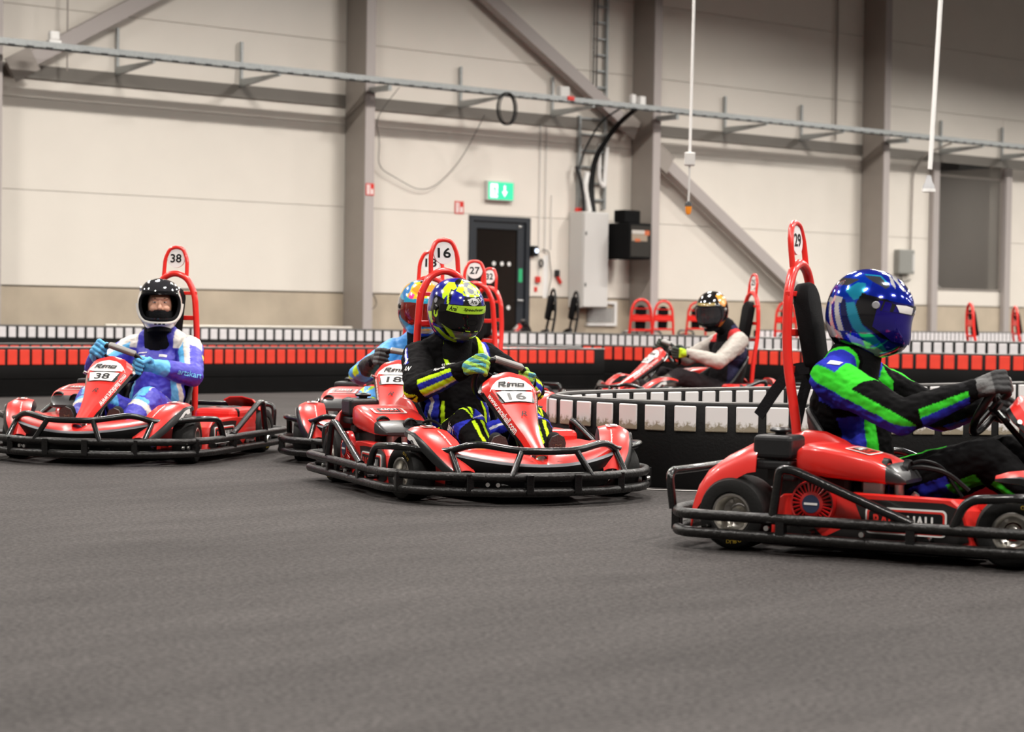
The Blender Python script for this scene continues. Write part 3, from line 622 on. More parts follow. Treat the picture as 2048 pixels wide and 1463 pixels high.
def wheel_parts(root, x, y, R, W, key, steer=0.):
    sg = 1 if y > 0 else -1
    def ty(mb):
        h = W / 2; pr = [(R * .52, -h * .86), (R * .60, -h * .98), (R * .78, -h), (R * .92, -h * .93), (R * .985, -h * .74), (R, -h * .45), (R, h * .45), (R * .985, h * .74), (R * .92, h * .93), (R * .78, h), (R * .60, h * .98), (R * .52, h * .86)]
        mb.lathe(pr, n=40)
    w = part(root, 'wheel', key + 'ty', RUB, ty); w.location = (x, y, R); w.rotation_euler = (0, 0, steer)
    def rm(mb):
        h = W / 2 * .9 * sg; r = R * .53
        mb.lathe([(r, -h), (r + .006, -h), (r + .006, h), (r + .002, h * 1.06), (r - .006, h * 1.04), (r - .012, h * .9), (r - .018, h * .3), (.035, h * .15), (.035, -h * .1), (r - .015, -h * .2), (r - .01, -h)], n=36)
        mb.lathe([(0, h * .5), (.018, h * .5), (.026, h * .4), (.03, h * .12), (0, h * .1)], n=18, closed=False)
        for k in range(3):
            a = k * 2.094; mb.tube([(math.cos(a) * .048, h * .1, math.sin(a) * .048), (math.cos(a) * .048, h * .32, math.sin(a) * .048)], .008, 6)
    part(w, 'rim', key + 'rim%d' % sg, RIM, rm)
    def let(mb):
        for k0 in ((math.pi + .15,) if key == 'wr' else (-.6,)):
            for i, ch in enumerate('DURO'):
                ang = k0 + (i - 1.5) * .15
                def f(px, py, ang=ang):
                    rr = R * .76 + py; a = math.pi / 2 - ang * sg * 1.0 - (px / rr) * sg
                    return Vector((rr * math.cos(a) * 1.0, sg * (W / 2 + .0015), rr * math.sin(a)))
                text_on(mb, ch, lambda px, py: f(px * 1.0, py), .015, .015, bold=.02)
    part(w, 'sidewall_lettering', key + 'let%d' % sg, YEL, let)
    return w
def build_kart(M, label, num=None, hoop='red', steer=0., swang=0., brk=REDP, detail=True, group='rental karts'):
    root = empty('racing_kart', M, label, 'kart', group)
    T = 'bm_'
    P = lambda n, k, mt, fn, **kw: part(root, n, 'k_' + k, mt, fn, **kw)
    # chassis
    def tray_(mb):
        pg = [(-.62, -.30), (.30, -.34), (.50, -.30), (.86, -.22), (.90, 0), (.86, .22), (.50, .30), (.30, .34), (-.62, .30)]
        mb.prism(pg, .035, .047, lambda x, y, d: (x, y, d))
    P('floor_tray', 'tray', BLK, tray_)
    def frame(mb):
        for sg in (-1, 1):
            mb.tube(fillet([(-.72, sg * .30, .10), (.25, sg * .32, .07), (.55, sg * .25, .07), (.84, sg * .20, .09)], .1), .016, 8)
            mb.tube(fillet([(.45, sg * .30, .08), (.53, sg * .44, .12)], .05), .016, 8)
            for x in (-.62, -.2, .25): mb.tube([(x, sg * .30, .09), (x, sg * .66, .09)], .012, 8)
        mb.tube([(.84, -.2, .09), (.84, .2, .09)], .016, 8); mb.tube([(-.3, -.3, .09), (-.3, .3, .09)], .016, 8)
        mb.tube([(-.72, -.30, .10), (-.80, -.30, .11)], .016, 8); mb.tube([(-.72, .30, .10), (-.80, .30, .11)], .016, 8)
    P('chassis_frame', 'frame', TUBE, frame)
    P('rear_axle', 'axle', STEEL, lambda mb: mb.tube([(-.53, -.45, .14), (-.53, .45, .14)], .022, 12))
    for i, (x, y, R, W) in enumerate(((-.53, -.52, .14, .19), (-.53, .52, .14, .19), (.53, -.53, .132, .13), (.53, .53, .132, .13))):
        wheel_parts(root, x, y, R, W, 'wr' if i < 2 else 'wf', steer if i > 1 else 0.)
    # bumper rails
    loop = [(-.80, -.50), (-.72, -.68), (.58, -.68), (.80, -.56), (.97, -.27), (1.0, 0), (.97, .27), (.80, .56), (.58, .68), (-.72, .68), (-.80, .50)]
    for z, ex in ((.137, 0.), (.068, .0)):
        P('bumper_rail', 'rail%.3f' % z, RAIL, lambda mb: mb.tube(fillet([(x, y, z) for x, y in loop], .09, 6, closed=True), .0205, 12, closed=True))
    sp = [(1.0, -.12), (1.0, .12), (.91, -.38), (.91, .38), (.66, -.64), (.66, .64), (.2, -.68), (.2, .68), (-.3, -.68), (-.3, .68), (-.78, -.55), (-.78, .55), (-.8, 0)]
    for i, (x, y) in enumerate(sp):
        P('rail_spacer', 'spc%d' % i, TUBE, lambda mb: mb.box((x - .018, y - .018, .06), (x + .018, y + .018, .15), 0, .004))
    def bolts(mb, x, y): 
        d = Vector((x, y, 0)).normalized() if abs(x) > .9 else Vector((0, 1 if y > 0 else -1, 0))
        mb.tube([Vector((x, y, .103)) + d * .014, Vector((x, y, .103)) + d * .026], .010, 10)
    for i, (x, y) in enumerate(((.93, -.30), (.955, -.26), (.72, .60), (.75, .58), (.02, -.68), (-.35, -.68), (.02, .68), (-.35, .68))):
        P('bolt', 'bolt%d' % i, STEEL, lambda mb: bolts(mb, x, y))
    up = [(.35, -.68, .14), (.395, -.67, .25), (.60, -.64, .262), (.75, -.44, .238), (.845, -.33, .287), (.945, -.14, .254), (.955, 0, .252)]
    full = up + [(x, -y, z) for x, y, z in up[:-1][::-1]]
    P('front_guard', 'fguard', TUBE, lambda mb: mb.tube(fillet(full, .07, 6), .0175, 12))
    for sg in (-1, 1):
        P('guard_post', 'gp1%d' % sg, TUBE, lambda mb: mb.tube([(.945, sg * .14, .25), (.985, sg * .20, .14)], .0155, 10))
        P('guard_post', 'gp2%d' % sg, TUBE, lambda mb: mb.tube([(.77, sg * .42, .24), (.885, sg * .42, .14)], .0155, 10))
        P('side_guard', 'sg%d' % sg, TUBE, lambda mb: mb.tube(fillet([(-.335, sg * .68, .135), (-.315, sg * .665, .325), (-.26, sg * .66, .32), (.20, sg * .675, .15)], .06, 6), .0175, 12))
    rg = [(-.795, -.555, .14), (-.815, -.555, .285), (-.80, -.3, .285), (-.80, .3, .285), (-.815, .555, .285), (-.795, .555, .14)]
    P('rear_guard', 'rg', TUBE, lambda mb: mb.tube(fillet(rg, .05, 6), .0165, 10))
    # nose: red bowl, grey stripe, black lip
    def nose_row(y):
        a = abs(y) / .40; bx = -.14 * a ** 2; dz = .045 * a ** 2
        return bx, dz
    ys = [(-.40 + .8 * i / 24) for i in range(25)]
    def nose(prof):
        def f(mb):
            G = []
            for y in ys:
                bx, dz = nose_row(y); v = max(0, 1 - abs(y) / .07) * .02
                G.append([(x + bx, y, z + dz * (1 if z > .17 else .3) - (v if z > .2 else 0)) for x, z in prof])
            mb.grid(G, .006)
        return f
    nz = P('nose_cone', 'nose', RED, nose([(.68, .232), (.76, .236), (.84, .226), (.895, .208), (.918, .190)]))
    part(nz, 'grey_stripe', 'k_nosg', GREYP, nose([(.918, .1902), (.926, .183), (.929, .177)]))
    part(nz, 'black_lip', 'k_nosb', BLK, nose([(.929, .177), (.928, .160), (.90, .11), (.86, .065)]))
    def nchev(mb):
        for sg in (-1, 1):
            def f(y, d):
                bx, dz = nose_row(y); return Vector((.905 + bx - d, y, .197 + dz + d * .36 + .004))
            poly_on(mb, [(sg * .06, .0), (sg * .30, .0), (sg * .38, .05), (sg * .34, .06), (sg * .28, .022), (sg * .07, .016)], f, n=2)
    part(nz, 'nose_print', 'k_nosp', BLKP, nchev)
    # front fenders: long blades over the front wheels
    ST = [(.455, .50, .322, .014, .012), (.50, .50, .338, .055, .03), (.56, .495, .346, .078, .04), (.63, .478, .336, .085, .05), (.70, .452, .296, .085, .055), (.76, .425, .245, .078, .055), (.805, .398, .195, .062, .05), (.84, .372, .155, .045, .035)]
    for sg in (-1, 1):
        def fen(mb):
            G = []
            for x, y, z, hw, dp in ST:
                G.append([(x, sg * (y - hw - .012), z - dp * 1.25), (x, sg * (y - hw - .006), z - dp * .5), (x, sg * (y - hw), z - .004), (x, sg * (y - hw * .5), z + .004), (x, sg * y, z + .006), (x, sg * (y + hw * .45), z + .003), (x, sg * (y + hw * .85), z - .012), (x, sg * (y + hw), z - dp * .45), (x, sg * (y + hw + .004), z - dp)])
            if sg > 0: G = [g[::-1] for g in G]
            cm = lambda i, j: (0 if .22 < (j if sg < 0 else 1 - j) < .76 else 1)
            mb.grid(G, .005, 0, cm)
        fe = P('front_fender', 'fen%d' % sg, [RED, BLK], fen)
        def fpt(sx, off, hh=0.):
            x = sx; i = np.array([q_[0] for q_ in ST]); y = ipl(x, i, [q_[1] for q_ in ST]); z = ipl(x, i, [q_[2] for q_ in ST]); hw = ipl(x, i, [q_[3] for q_ in ST])
            return y, z, hw
        def stick(mb):   # small framed badge on top of the fender
            def f(a, b, o=.0):
                x = .60 - b * .9; y, z, hw = fpt(x, 0); return Vector((x, sg * (y - .01) + a, z + .0115 + o))
            for s_, mi, o in ((1., 0, 0.), (.84, 1, .0012), (.62, 2, .002)): poly_on(mb, [(p_[0] * s_, p_[1] * s_) for p_ in rrect(.062, .05, .01)], lambda a, b: f(a, b, o), mi)
            poly_on(mb, [(-.006, -.014), (.018, -.014), (.018, .014), (-.006, .014)], lambda a, b: f(a, b, .003), 0)
        part(fe, 'badge', 'k_fenb%d' % sg, [WHITE, REDP, BLKP], stick)
        def stripe(mb):  # white mark on the inner black wall, red slashes low down
            def f(a, b):
                x = a; y, z, hw = fpt(x, 0); return Vector((x, sg * (y + hw + .007), z - .012 - b))
            poly_on(mb, [(.60, .01), (.65, .01), (.69, .03), (.67, .045), (.64, .025), (.62, .04), (.595, .035)], f, n=2)
        part(fe, 'white_mark', 'k_fenw%d' % sg, WHITE, stripe)
        def turl(mb):
            def f(a, b):
                x = .70 - a * .62; y, z, hw = fpt(x, 0); return Vector((x, sg * (y - hw * .25 + b * .6), z + .014 - 0))
            text_on(mb, 'racehall.com', lambda a, b: f(a * sg, b), .14, .016, bold=.02)
        part(fe, 'web_address', 'k_fenu%d' % sg, WHITE, turl)
        # flank plate inside the wheel
        P('flank_plate', 'flk%d' % sg, [RED, BLK], lambda mb: mb.grid([[(.36 + .04 * i, sg * (.385 + .003 * i), .05 + .035 * j) for j in range(6)] for i in range(9)], .006, 1, lambda i, j: 0 if (.2 < j < .45 or .75 < j) else 1))
    # steering fairing
    def fa(mb):
        G = []
        for i in range(31):
            s_ = _fs[-1] * i / 30; hw = ipl(s_, _fs, _fw); G.append([fair(hw * u, s_) for u in (-1, -.92, -.84, -.74, -.5, -.25, 0, .25, .5, .74, .84, .92, 1)])
        mb.grid([g[::-1] for g in G], .006, 0, lambda i, j: 1 if (j < .06 or j > .94 or i > .93) else 0)
    fr_ = P('steering_fairing', 'fair', [RED, BLK], fa)
    def patch(mb):
        pg = [(-.118, .112), (-.10, .085), (-.075, .06), (-.045, .044), (0, .037), (.045, .044), (.075, .06), (.10, .085), (.118, .112), (.06, .122), (0, .125), (-.06, .122)]
        poly_on(mb, pg, lambda a, b: fair(a, b, .004), n=2)
    part(fr_, 'white_patch', 'k_fpatch', WHITE, patch)
    def rimo(mb):   # logo in drawn strokes
        def st(pts, w=.0042):
            for (x0, y0), (x1, y1) in zip(pts[:-1], pts[1:]):
                d = Vector((x1 - x0, y1 - y0)); l = max(d.length, 1e-6); d /= l; nn = Vector((-d.y, d.x)) * w
                a = Vector((x0, y0)) - d * w; b = Vector((x1, y1)) + d * w
                Q = [a + nn, a - nn, b - nn, b + nn]
                mb.add([fair((q_.x + .3 * q_.y) * 1.0, .086 - q_.y, .0095) for q_ in Q], [(0, 1, 2, 3)], 0)
        X = -.068; h = .018
        def L(pts, x0): st([(x0 + a * .032, (b - .5) * 2 * h * .75) for a, b in pts])
        L([(0, 0), (0, 1), (.8, 1), (.9, .8), (.8, .55), (.1, .5)], X); L([(.35, .5), (.85, 0), (1.0, 0)], X)
        L([(.1, 0), (.1, .62)], X + .040)
        L([(0, 0), (0, .62), (.55, .62), (.55, 0)], X + .052); L([(.55, .62), (1.1, .62), (1.1, 0)], X + .052)
        L([(.95, .62), (.15, .62), (.15, .0), (1.0, .0), (1.0, .62)], X + .094)
    part(fr_, 'logo_lettering', 'k_frimo', BLKP, rimo)
    part(fr_, 'logo_dot', 'k_frimod', REDP, lambda mb: poly_on(mb, [(-.021, .072), (-.012, .072), (-.012, .078), (-.021, .078)], lambda a, b: fair(a, b, .0075)))
    def blackfan(mb):
        poly_on(mb, [(-.115, .122), (.115, .122), (.085, .205), (-.085, .205)], lambda a, b: fair(a, b, .0025), n=4)
    part(fr_, 'dark_panel', 'k_ffan', mat('carbon_print', (.03, .028, .028), .35), blackfan)
    if num:
        part(fr_, 'number_plate', 'k_fnum', WHITE, lambda mb: [poly_on(mb, [(-.092, .135), (.092, .135), (.070, .205), (-.070, .205)], lambda a, b: fair(a, b, .0075), n=4)])
        part(fr_, 'number', 'k_fn' + num, mat('number_grey', (.10, .10, .10), .4) if num == '16' else BLKP, lambda mb: text_on(mb, num, lambda a, b: fair(a, .170 - b, .0095), .092, .047, bold=.02))
    def rlogo(mb):
        text_on(mb, 'R', lambda a, b: fair(a, .29 - b, .0065), .034, .034, shear=.3)
    part(fr_, 'monogram', 'k_fR', BLKP, rlogo)
    def url(mb, sg):
        def f(a, b):
            s_ = .255 + a * 1.; hw = ipl(s_, _fs, _fw); return fair(sg * (hw * .865 - b * (-1 if sg > 0 else 1) * .75 * sg * sg), s_, .005)
        text_on(mb, 'www.racehall.com', lambda a, b: f(a, b) if sg < 0 else f(-a, b), .26, .020, bold=.02)
    part(fr_, 'web_address', 'k_furlR', WHITE, lambda mb: url(mb, -1)); part(fr_, 'web_address', 'k_furlL', WHITE, lambda mb: url(mb, 1))
    def chrome(mb):
        for sg in (-1, 1):
            poly_on(mb, [(sg * .018, .545), (sg * .036, .530), (sg * .042, .565), (sg * .02, .59)], lambda a, b: fair(a, b, .004))
    part(fr_, 'white_tip', 'k_ftip', WHITE, chrome)
    for sg in (-1, 1):
        q0 = fair(sg * .145, .09, .0)
        part(fr_, 'mount_bolt', 'k_fbolt%d' % sg, STEEL, lambda mb: mb.tube([q0, q0 + Vector((.01, sg * .014, .008))], .010, 10))
    part(fr_, 'foot_bolt', 'k_fbolt0', STEEL, lambda mb: mb.tube([fair(0, .585, 0), fair(0, .585, .014)], .012, 10))
    P('steering_column', 'stcol', TUBE, lambda mb: mb.tube([(.30, 0, .555), (.70, 0, .12)], .012, 8).tube([(.40, -.05, .09), (.52, 0, .36)], .010, 8).tube([(.40, .05, .09), (.52, 0, .36)], .010, 8))
    # pedals
    for sg, mt in ((-1, GREEN if brk is GREEN else REDT), (1, REDT)):
        P('pedal', 'pedal%d%s' % (sg, 'g' if mt is GREEN else ''), mt, lambda mb: mb.tube(fillet([(.62, sg * .09, .07), (.735, sg * .09, .235), (.735, sg * .20, .235), (.62, sg * .20, .07)], .03), .009, 8))
    # side pods with the RACEHALL sign
    for sg in (-1, 1):
        pod = [(-.375, .045), (-.375, .185), (-.33, .225), (-.05, .245), (.325, .240), (.375, .20), (.415, .07), (.385, .045)]
        def pd(mb):
            n = len(pod); cx, cz = .0, .15
            rings = []
            for dy, sc_ in ((.34, 1.0), (.565, 1.0), (.592, .985), (.602, .955)):
                rings.append([(cx + (x - cx) * (1 if sc_ == 1 else .5 + .5 * sc_) , sg * dy, cz + (z - cz) * sc_ + (.0 if dy > .4 else -.02 * (z > .15))) for x, z in pod])
            vs = [p_ for r_ in rings for p_ in r_]; fs = []
            for i in range(3):
                for j in range(n):
                    q_ = (i * n + j, i * n + (j + 1) % n, (i + 1) * n + (j + 1) % n, (i + 1) * n + j); fs.append(q_ if sg < 0 else q_[::-1])
            e1 = tuple(range(3 * n, 4 * n)); fs.append(e1 if sg < 0 else e1[::-1]); e0 = tuple(range(n)); fs.append(e0[::-1] if sg < 0 else e0)
            mb.add(vs, fs)
        pdo = P('side_pod', 'pod%d' % sg, RED, pd, ang=30)
        SP = lambda a, b, o=0.: Vector((.155 - sg * a, sg * (.603 + o), .150 + b))
        def bk_(mb):
            for pg in ([(-.34, -.09), (-.17, .0), (-.20, .07), (-.13, .075), (.14, .075), (.20, .055), (.235, -.06), (.15, -.09)], [(-.50, -.04), (-.36, -.035), (-.30, -.09), (-.50, -.09)]):
                poly_on(mb, [(q_[0] * -sg if sg > 0 else q_[0], q_[1]) for q_ in pg] if sg < 0 else [(-q_[0], q_[1]) for q_ in pg][::-1], lambda a, b: SP(a, b, .0012), n=2)
        part(pdo, 'dark_graphic', 'k_podg%d' % sg, mat('pod_carbon', (.010, .009, .009), .3, coat=.3), bk_)
        def redtick(mb):
            for pg in ([(-.16, -.095), (-.05, -.095), (-.06, -.075), (-.15, -.07)], [(.02, -.095), (.14, -.095), (.10, -.075), (.03, -.075)]):
                poly_on(mb, pg if sg < 0 else [(-q_[0], q_[1]) for q_ in pg][::-1], lambda a, b: SP(a, b, .0018))
        rt = part(pdo, 'red_tick', 'k_podt%d' % sg, REDP, redtick); rt['kind'] = 'stuff'
        def sign(mb):
            mb.prism(rrect(.305, .098, .018), .002, .006, lambda a, b, d: SP(a, b, d), 0)
            for s_x, s_y, r_, mi, o in ((.293, .086, .014, 1, .0065), (.278, .071, .010, 2, .0072)): poly_on(mb, rrect(s_x, s_y, r_), lambda a, b: SP(a, b, o), mi)
        part(pdo, 'sign_plate', 'k_pods%d' % sg, [WHITE, REDP, BLKP], sign)
        part(pdo, 'sign_lettering', 'k_podl1%d' % sg, REDP, lambda mb: text_on(mb, 'RACE', lambda a, b: SP(a - .066, b, .0085), .112, .047, bold=.03))
        part(pdo, 'sign_lettering', 'k_podl2%d' % sg, WHITE, lambda mb: text_on(mb, 'HALL', lambda a, b: SP(a + .062, b, .0085), .112, .047, bold=.03))
    # engine side (right)
    eng = P('engine', 'eng', DKG, lambda mb: mb.box((-.40, -.50, .10), (-.10, -.34, .30), 0, .02).box((-.38, -.55, .27), (-.30, -.50, .31), 0, .01).tube([(-.1, -.42, .22), (.02, -.40, .22)], .05, 12))
    def starter(mb):
        c = (-.20, -.60, .198); R = .088
        mb.lathe([(R * .90, .0), (R, 0), (R * 1.0, -.016), (R * .95, -.028), (R * .88, -.026)], c, 'y', 40)
        mb.lathe([(0, -.022), (R * .52, -.022), (R * .52, -.034), (R * .44, -.037), (0, -.037)], c, 'y', 32, closed=False)
        for k_ in range(28):
            a = 2 * math.pi * k_ / 28; mb.tube([(c[0] + math.cos(a) * R * .48, c[1] - .030, c[2] + math.sin(a) * R * .48), (c[0] + math.cos(a) * R * .93, c[1] - .022, c[2] + math.sin(a) * R * .93)], .0042, 5)
    part(eng, 'starter_backing', 'k_stbk', BLKP, lambda mb: mb.lathe([(0, -.004), (.085, -.004), (.085, -.010), (0, -.010)], (-.20, -.60, .198), 'y', 28, closed=False))
    P('recoil_starter', 'recoil', STARTER, starter)
    def stb(mb): mb.lathe([(0, -.036), (.034, -.036), (.034, -.0395), (0, -.0395)], (-.20, -.60, .198), 'y', 24, closed=False)
    part(eng, 'starter_badge', 'k_stb', NAVY, stb); part(eng, 'badge_bar', 'k_stb2', WHITE, lambda mb: mb.box((-.226, -.6415, .194), (-.174, -.6395, .202)))
    part(eng, 'carburettor', 'k_carb', STEEL, lambda mb: mb.box((-.07, -.46, .22), (.02, -.38, .285), 0, .012).tube([(.06, -.40, .20), (.06, -.40, .27)], .022, 10).tube([(.1, -.43, .19), (.14, -.43, .24)], .014, 8))
    part(eng, 'cable', 'k_ecab', BLKP, lambda mb: mb.tube(fillet([(-.02, -.40, .27), (.1, -.36, .34), (.22, -.32, .32), (.3, -.3, .25)], .08), .009, 6).tube(fillet([(0, -.36, .27), (.1, -.30, .36), (.18, -.26, .34), (.26, -.25, .22)], .08), .007, 6))
    ab = P('airbox', 'airbox', DKG, lambda mb: mb.box((-.462, -.575, .352), (-.305, -.415, .442), 0, .018, seg=3).box((-.456, -.568, .312), (-.311, -.422, .348), 0, .010).box((-.42, -.52, .27), (-.33, -.42, .315)))
    part(ab, 'filler_cap', 'k_cap', BLK, lambda mb: mb.lathe([(0, .0), (.022, 0), (.022, .008), (.040, .012), (.042, .020), (.030, .028), (0, .030)], (-.385, -.48, .441), 'z', 20, closed=False))
    def cowl(mb):
        G = []
        for x, y0, y1, z0, z1 in ((-.29, -.555, -.30, .315, .395), (-.26, -.575, -.29, .300, .415), (-.18, -.585, -.285, .290, .412), (-.09, -.59, -.28, .285, .398), (0, -.58, -.285, .28, .378), (.06, -.565, -.29, .275, .352), (.105, -.545, -.30, .275, .318), (.125, -.52, -.32, .280, .295)):
            r_ = []
            for k_ in range(20):
                a = 2 * math.pi * k_ / 20; ca, sa = math.cos(a), math.sin(a)
                ex = .32; r_.append((x, (y0 + y1) / 2 + (y1 - y0) / 2 * math.copysign(abs(ca) ** ex, ca), (z0 + z1) / 2 + (z1 - z0) / 2 * math.copysign(abs(sa) ** (.42), sa)))
            G.append(r_)
        mb.grid(G, 0, 0, lambda i, j: 0 if i < .60 else 1, closeu=True); n = 20; b = len(mb.v) - 160
        mb.f.append([b + k_ for k_ in range(20)]); mb.m.append(0); mb.f.append([b + 140 + k_ for k_ in range(20)][::-1]); mb.m.append(1)
    cw = P('engine_cowl', 'cowl', [RED, mat('cowl_carbon', (.02, .02, .021), .34, coat=.3)], cowl)
    for i, (x, y, z) in enumerate(((.045, -.515, .335), (.085, -.385, .325))):
        part(cw, 'vent', 'k_vent%d' % i, [BLKP, DKG], lambda mb: mb.lathe([(0, .004), (.030, .004), (.033, .012), (.038, .010), (.040, -.01)], (x + .005, y, z), 'x', 20, mi=0, closed=False).box((x + .006, y - .004, z - .028), (x + .012, y + .004, z + .028), 1))
    def sticker(mb):
        def f(a, b, o): return Vector((-.06 + b, -.45 + a, ipl(-.06 + b, [-.18, -.09, 0, .06], [.412, .398, .378, .352]) + .003 + o))
        for s_, mi, o in ((1., 0, 0), (.86, 1, .001), (.66, 2, .002)): poly_on(mb, [(p_[0] * s_, p_[1] * s_) for p_ in rrect(.17, .10, .012)], lambda a, b: f(a, b, o), mi, 2)
        text_on(mb, 'RACE', lambda a, b: f(-a, -b + .014, .003), .09, .024, bold=.03, mi=1); text_on(mb, 'HALL', lambda a, b: f(-a, -b - .016, .003), .09, .024, bold=.03, mi=0)
    part(cw, 'sticker', 'k_stick', [WHITE, REDP, BLKP], sticker)
    def fin(mb):
        G = []
        for x, z in ((-.47, .36), (-.43, .425), (-.36, .452), (-.28, .448), (-.20, .418), (-.12, .37), (-.04, .315), (.03, .27)):
            G.append([(x, -.31, .26), (x, -.30, z - .03), (x, -.285, z - .006), (x, -.265, z), (x, -.24, z - .004), (x, -.222, z - .03), (x, -.215, .24)])
        mb.grid([g[::-1] for g in G], .005, 0, lambda i, j: 1 if j < .45 else 0)
    P('inner_fairing', 'fin', [RED, BLK], fin)
    for sg in (-1, 1):
        def rf(mb):
            G = []
            for x, z in ((-.700, .19), (-.685, .245), (-.645, .305), (-.59, .345), (-.53, .375), (-.475, .405), (-.44, .412)):
                z -= .0 if sg < 0 else .07
                G.append([(x, sg * .36, z - .02), (x, sg * .40, z), (x, sg * .48, z + .003), (x, sg * .545, z - .012), (x, sg * .58, z - .05), (x, sg * .590, z - (.11 if sg < 0 else .075))])
            if sg > 0: G = [g[::-1] for g in G]
            mb.grid([g[::-1] for g in G], .006)
        rfo = P('rear_fender', 'rf%d' % sg, RED, rf)
        part(rfo, 'web_address', 'k_rfu%d' % sg, WHITE, lambda mb: text_on(mb, 'www.racehall.com', lambda a, b: Vector((-.535 - a * sg * -1 * (1 if sg < 0 else -1) * -1, sg * (.462 - b), ipl(-.535 - a * sg * -1 * (1 if sg < 0 else -1) * -1, [-.645, -.59, -.53, -.475, -.44], [.305, .345, .375, .405, .412]) + (.007 if sg < 0 else -.063))), .15, .018, bold=.02))
    # left rear cover with round opening
    def cov(mb):
        mb.box((-.44, .33, .16), (-.04, .585, .29), 0, .03, seg=3)
    cv = P('brake_cover', 'cov', RED, cov); part(cv, 'opening', 'k_covo', BLKP, lambda mb: mb.lathe([(0, .001), (.07, .001), (.075, .004), (.082, .0)], (-.28, .46, .29), 'z', 24, closed=False))
    part(cv, 'black_band', 'k_covb', BLK, lambda mb: mb.box((-.15, .335, .20), (-.10, .59, .292), 0, .02))
    # seat
    def seat(mb):
        G = []
        for x, z, hw, lip in ((.14, .085, .155, .05), (.04, .07, .175, .10), (-.06, .065, .185, .15), (-.16, .07, .19, .19), (-.25, .10, .19, .20), (-.315, .17, .19, .17), (-.355, .27, .185, .13), (-.385, .38, .175, .09), (-.41, .47, .155, .06), (-.42, .51, .12, .04)):
            tilt = min(1, max(0, (.15 - x) / .55)); r_ = []
            for u in (-1, -.97, -.9, -.7, -.35, 0, .35, .7, .9, .97, 1):
                a = max(0, (abs(u) - .55) / .45) ** 2
                r_.append((x + lip * a * tilt * .9, hw * (u if abs(u) < .9 else math.copysign(.9 + (abs(u) - .9) * 1.6, u)), z + lip * a * (1 - tilt * .55)))
            G.append(r_)
        mb.grid(G, .012)
    se = P('seat', 'seat', BLK, seat)
    part(se, 'seat_rim', 'k_srim', DKG, lambda mb: [mb.tube(fillet([(-.10, sg * .205, .20), (-.22, sg * .21, .30), (-.33, sg * .20, .45), (-.40, sg * .15, .52), (-.43, 0, .53)], .08), .014, 8) for sg in (-1, 1)])
    # roll hoop with number plate
    HM = REDT if hoop == 'red' else TUBE
    hp = [(-.42, -.175, .22), (-.435, -.17, .44), (-.492, -.155, .74), (-.498, -.135, .98), (-.50, -.085, 1.08), (-.50, 0, 1.115), (-.50, .085, 1.08), (-.498, .135, .98), (-.492, .155, .74), (-.435, .17, .44), (-.42, .175, .22)]
    hp = fillet(hp, .10, 6)
    ho = P('roll_hoop', 'hoop' + hoop, HM, lambda mb: mb.tube(hp, .0195, 14))
    for z, h in ((.985, .022), (.83, .03), (.68, .03)):
        part(ho, 'crossbar', 'k_cb%s%.2f' % (hoop, z), HM, lambda mb: mb.box((-.505, -.15, z - h / 2), (-.485, .15, z + h / 2), 0, .004))
    if num:
        nh = fillet([(-.50, -.078, 1.07), (-.515, -.074, 1.20), (-.522, -.045, 1.262), (-.523, 0, 1.275), (-.522, .045, 1.262), (-.515, .074, 1.20), (-.50, .078, 1.07)], .05, 6)
        part(ho, 'number_hoop', 'k_nh', HM, lambda mb: mb.tube(nh, .0125, 10))
        dm = Matrix.Translation((-.519, 0, 1.203)) @ Matrix.Rotation(math.radians(-4), 4, 'Y')
        part(ho, 'number_disc', 'k_nd', WHITE, lambda mb: mb.add([dm @ Vector((.006 * s_, .0585 * math.cos(a), .060 * math.sin(a))) for s_ in (-1, 1) for a in [2 * math.pi * k_ / 32 for k_ in range(32)]], [tuple(range(32))[::-1], tuple(range(32, 64))] + [(k_, (k_ + 1) % 32, 32 + (k_ + 1) % 32, 32 + k_) for k_ in range(32)]))
        part(ho, 'disc_clip', 'k_ndc', HM, lambda mb: mb.box((-.527, -.075, 1.196), (-.521, -.05, 1.212)).box((-.527, .05, 1.196), (-.521, .075, 1.212)))
        part(ho, 'number', 'k_ndn' + num, BLKP, lambda mb: text_on(mb, num, lambda a, b: dm @ Vector((.0075, a, b)), .074, .054, bold=.02))
    else:
        part(ho, 'mesh_plate', 'k_mp' + hoop, HM, lambda mb: mb.prism([(-.15, .80), (.15, .80), (.14, .88), (.10, .905), (0, .89), (-.10, .905), (-.14, .88)], -.50, -.49, lambda a, b, d: (d, a, b)))
    def pad(mb):
        M_ = Matrix.Translation((-.452, 0, .86)) @ Matrix.Rotation(math.radians(-10), 4, 'Y')
        pg = []
        for k_ in range(13): a = math.pi * k_ / 12; pg.append((.078 * math.cos(a), .095 + .078 * math.sin(a)))
        for k_ in range(7): a = math.pi + math.pi * k_ / 6; pg.append((.07 * math.cos(a), -.15 + .04 * math.sin(a)))
        n = len(pg); rings = []
        for d, s_ in ((-.03, .9), (-.022, 1), (.022, 1), (.034, .92), (.036, .8)): rings.append([M_ @ Vector((d, p_[0] * s_, p_[1] * (s_ * .5 + .5))) for p_ in pg])
        vs = [p_ for r_ in rings for p_ in r_]; fs = [tuple(range(n))[::-1], tuple(range(4 * n, 5 * n))]
        for i in range(4):
            for j in range(n): fs.append((i * n + j, i * n + (j + 1) % n, (i + 1) * n + (j + 1) % n, (i + 1) * n + j))
        mb.add(vs, fs)
    P('headrest', 'pad', PAD, pad)
    # steering wheel
    e1 = Vector((0, 1, 0)); e2 = Vector((.52, 0, .854)).normalized()
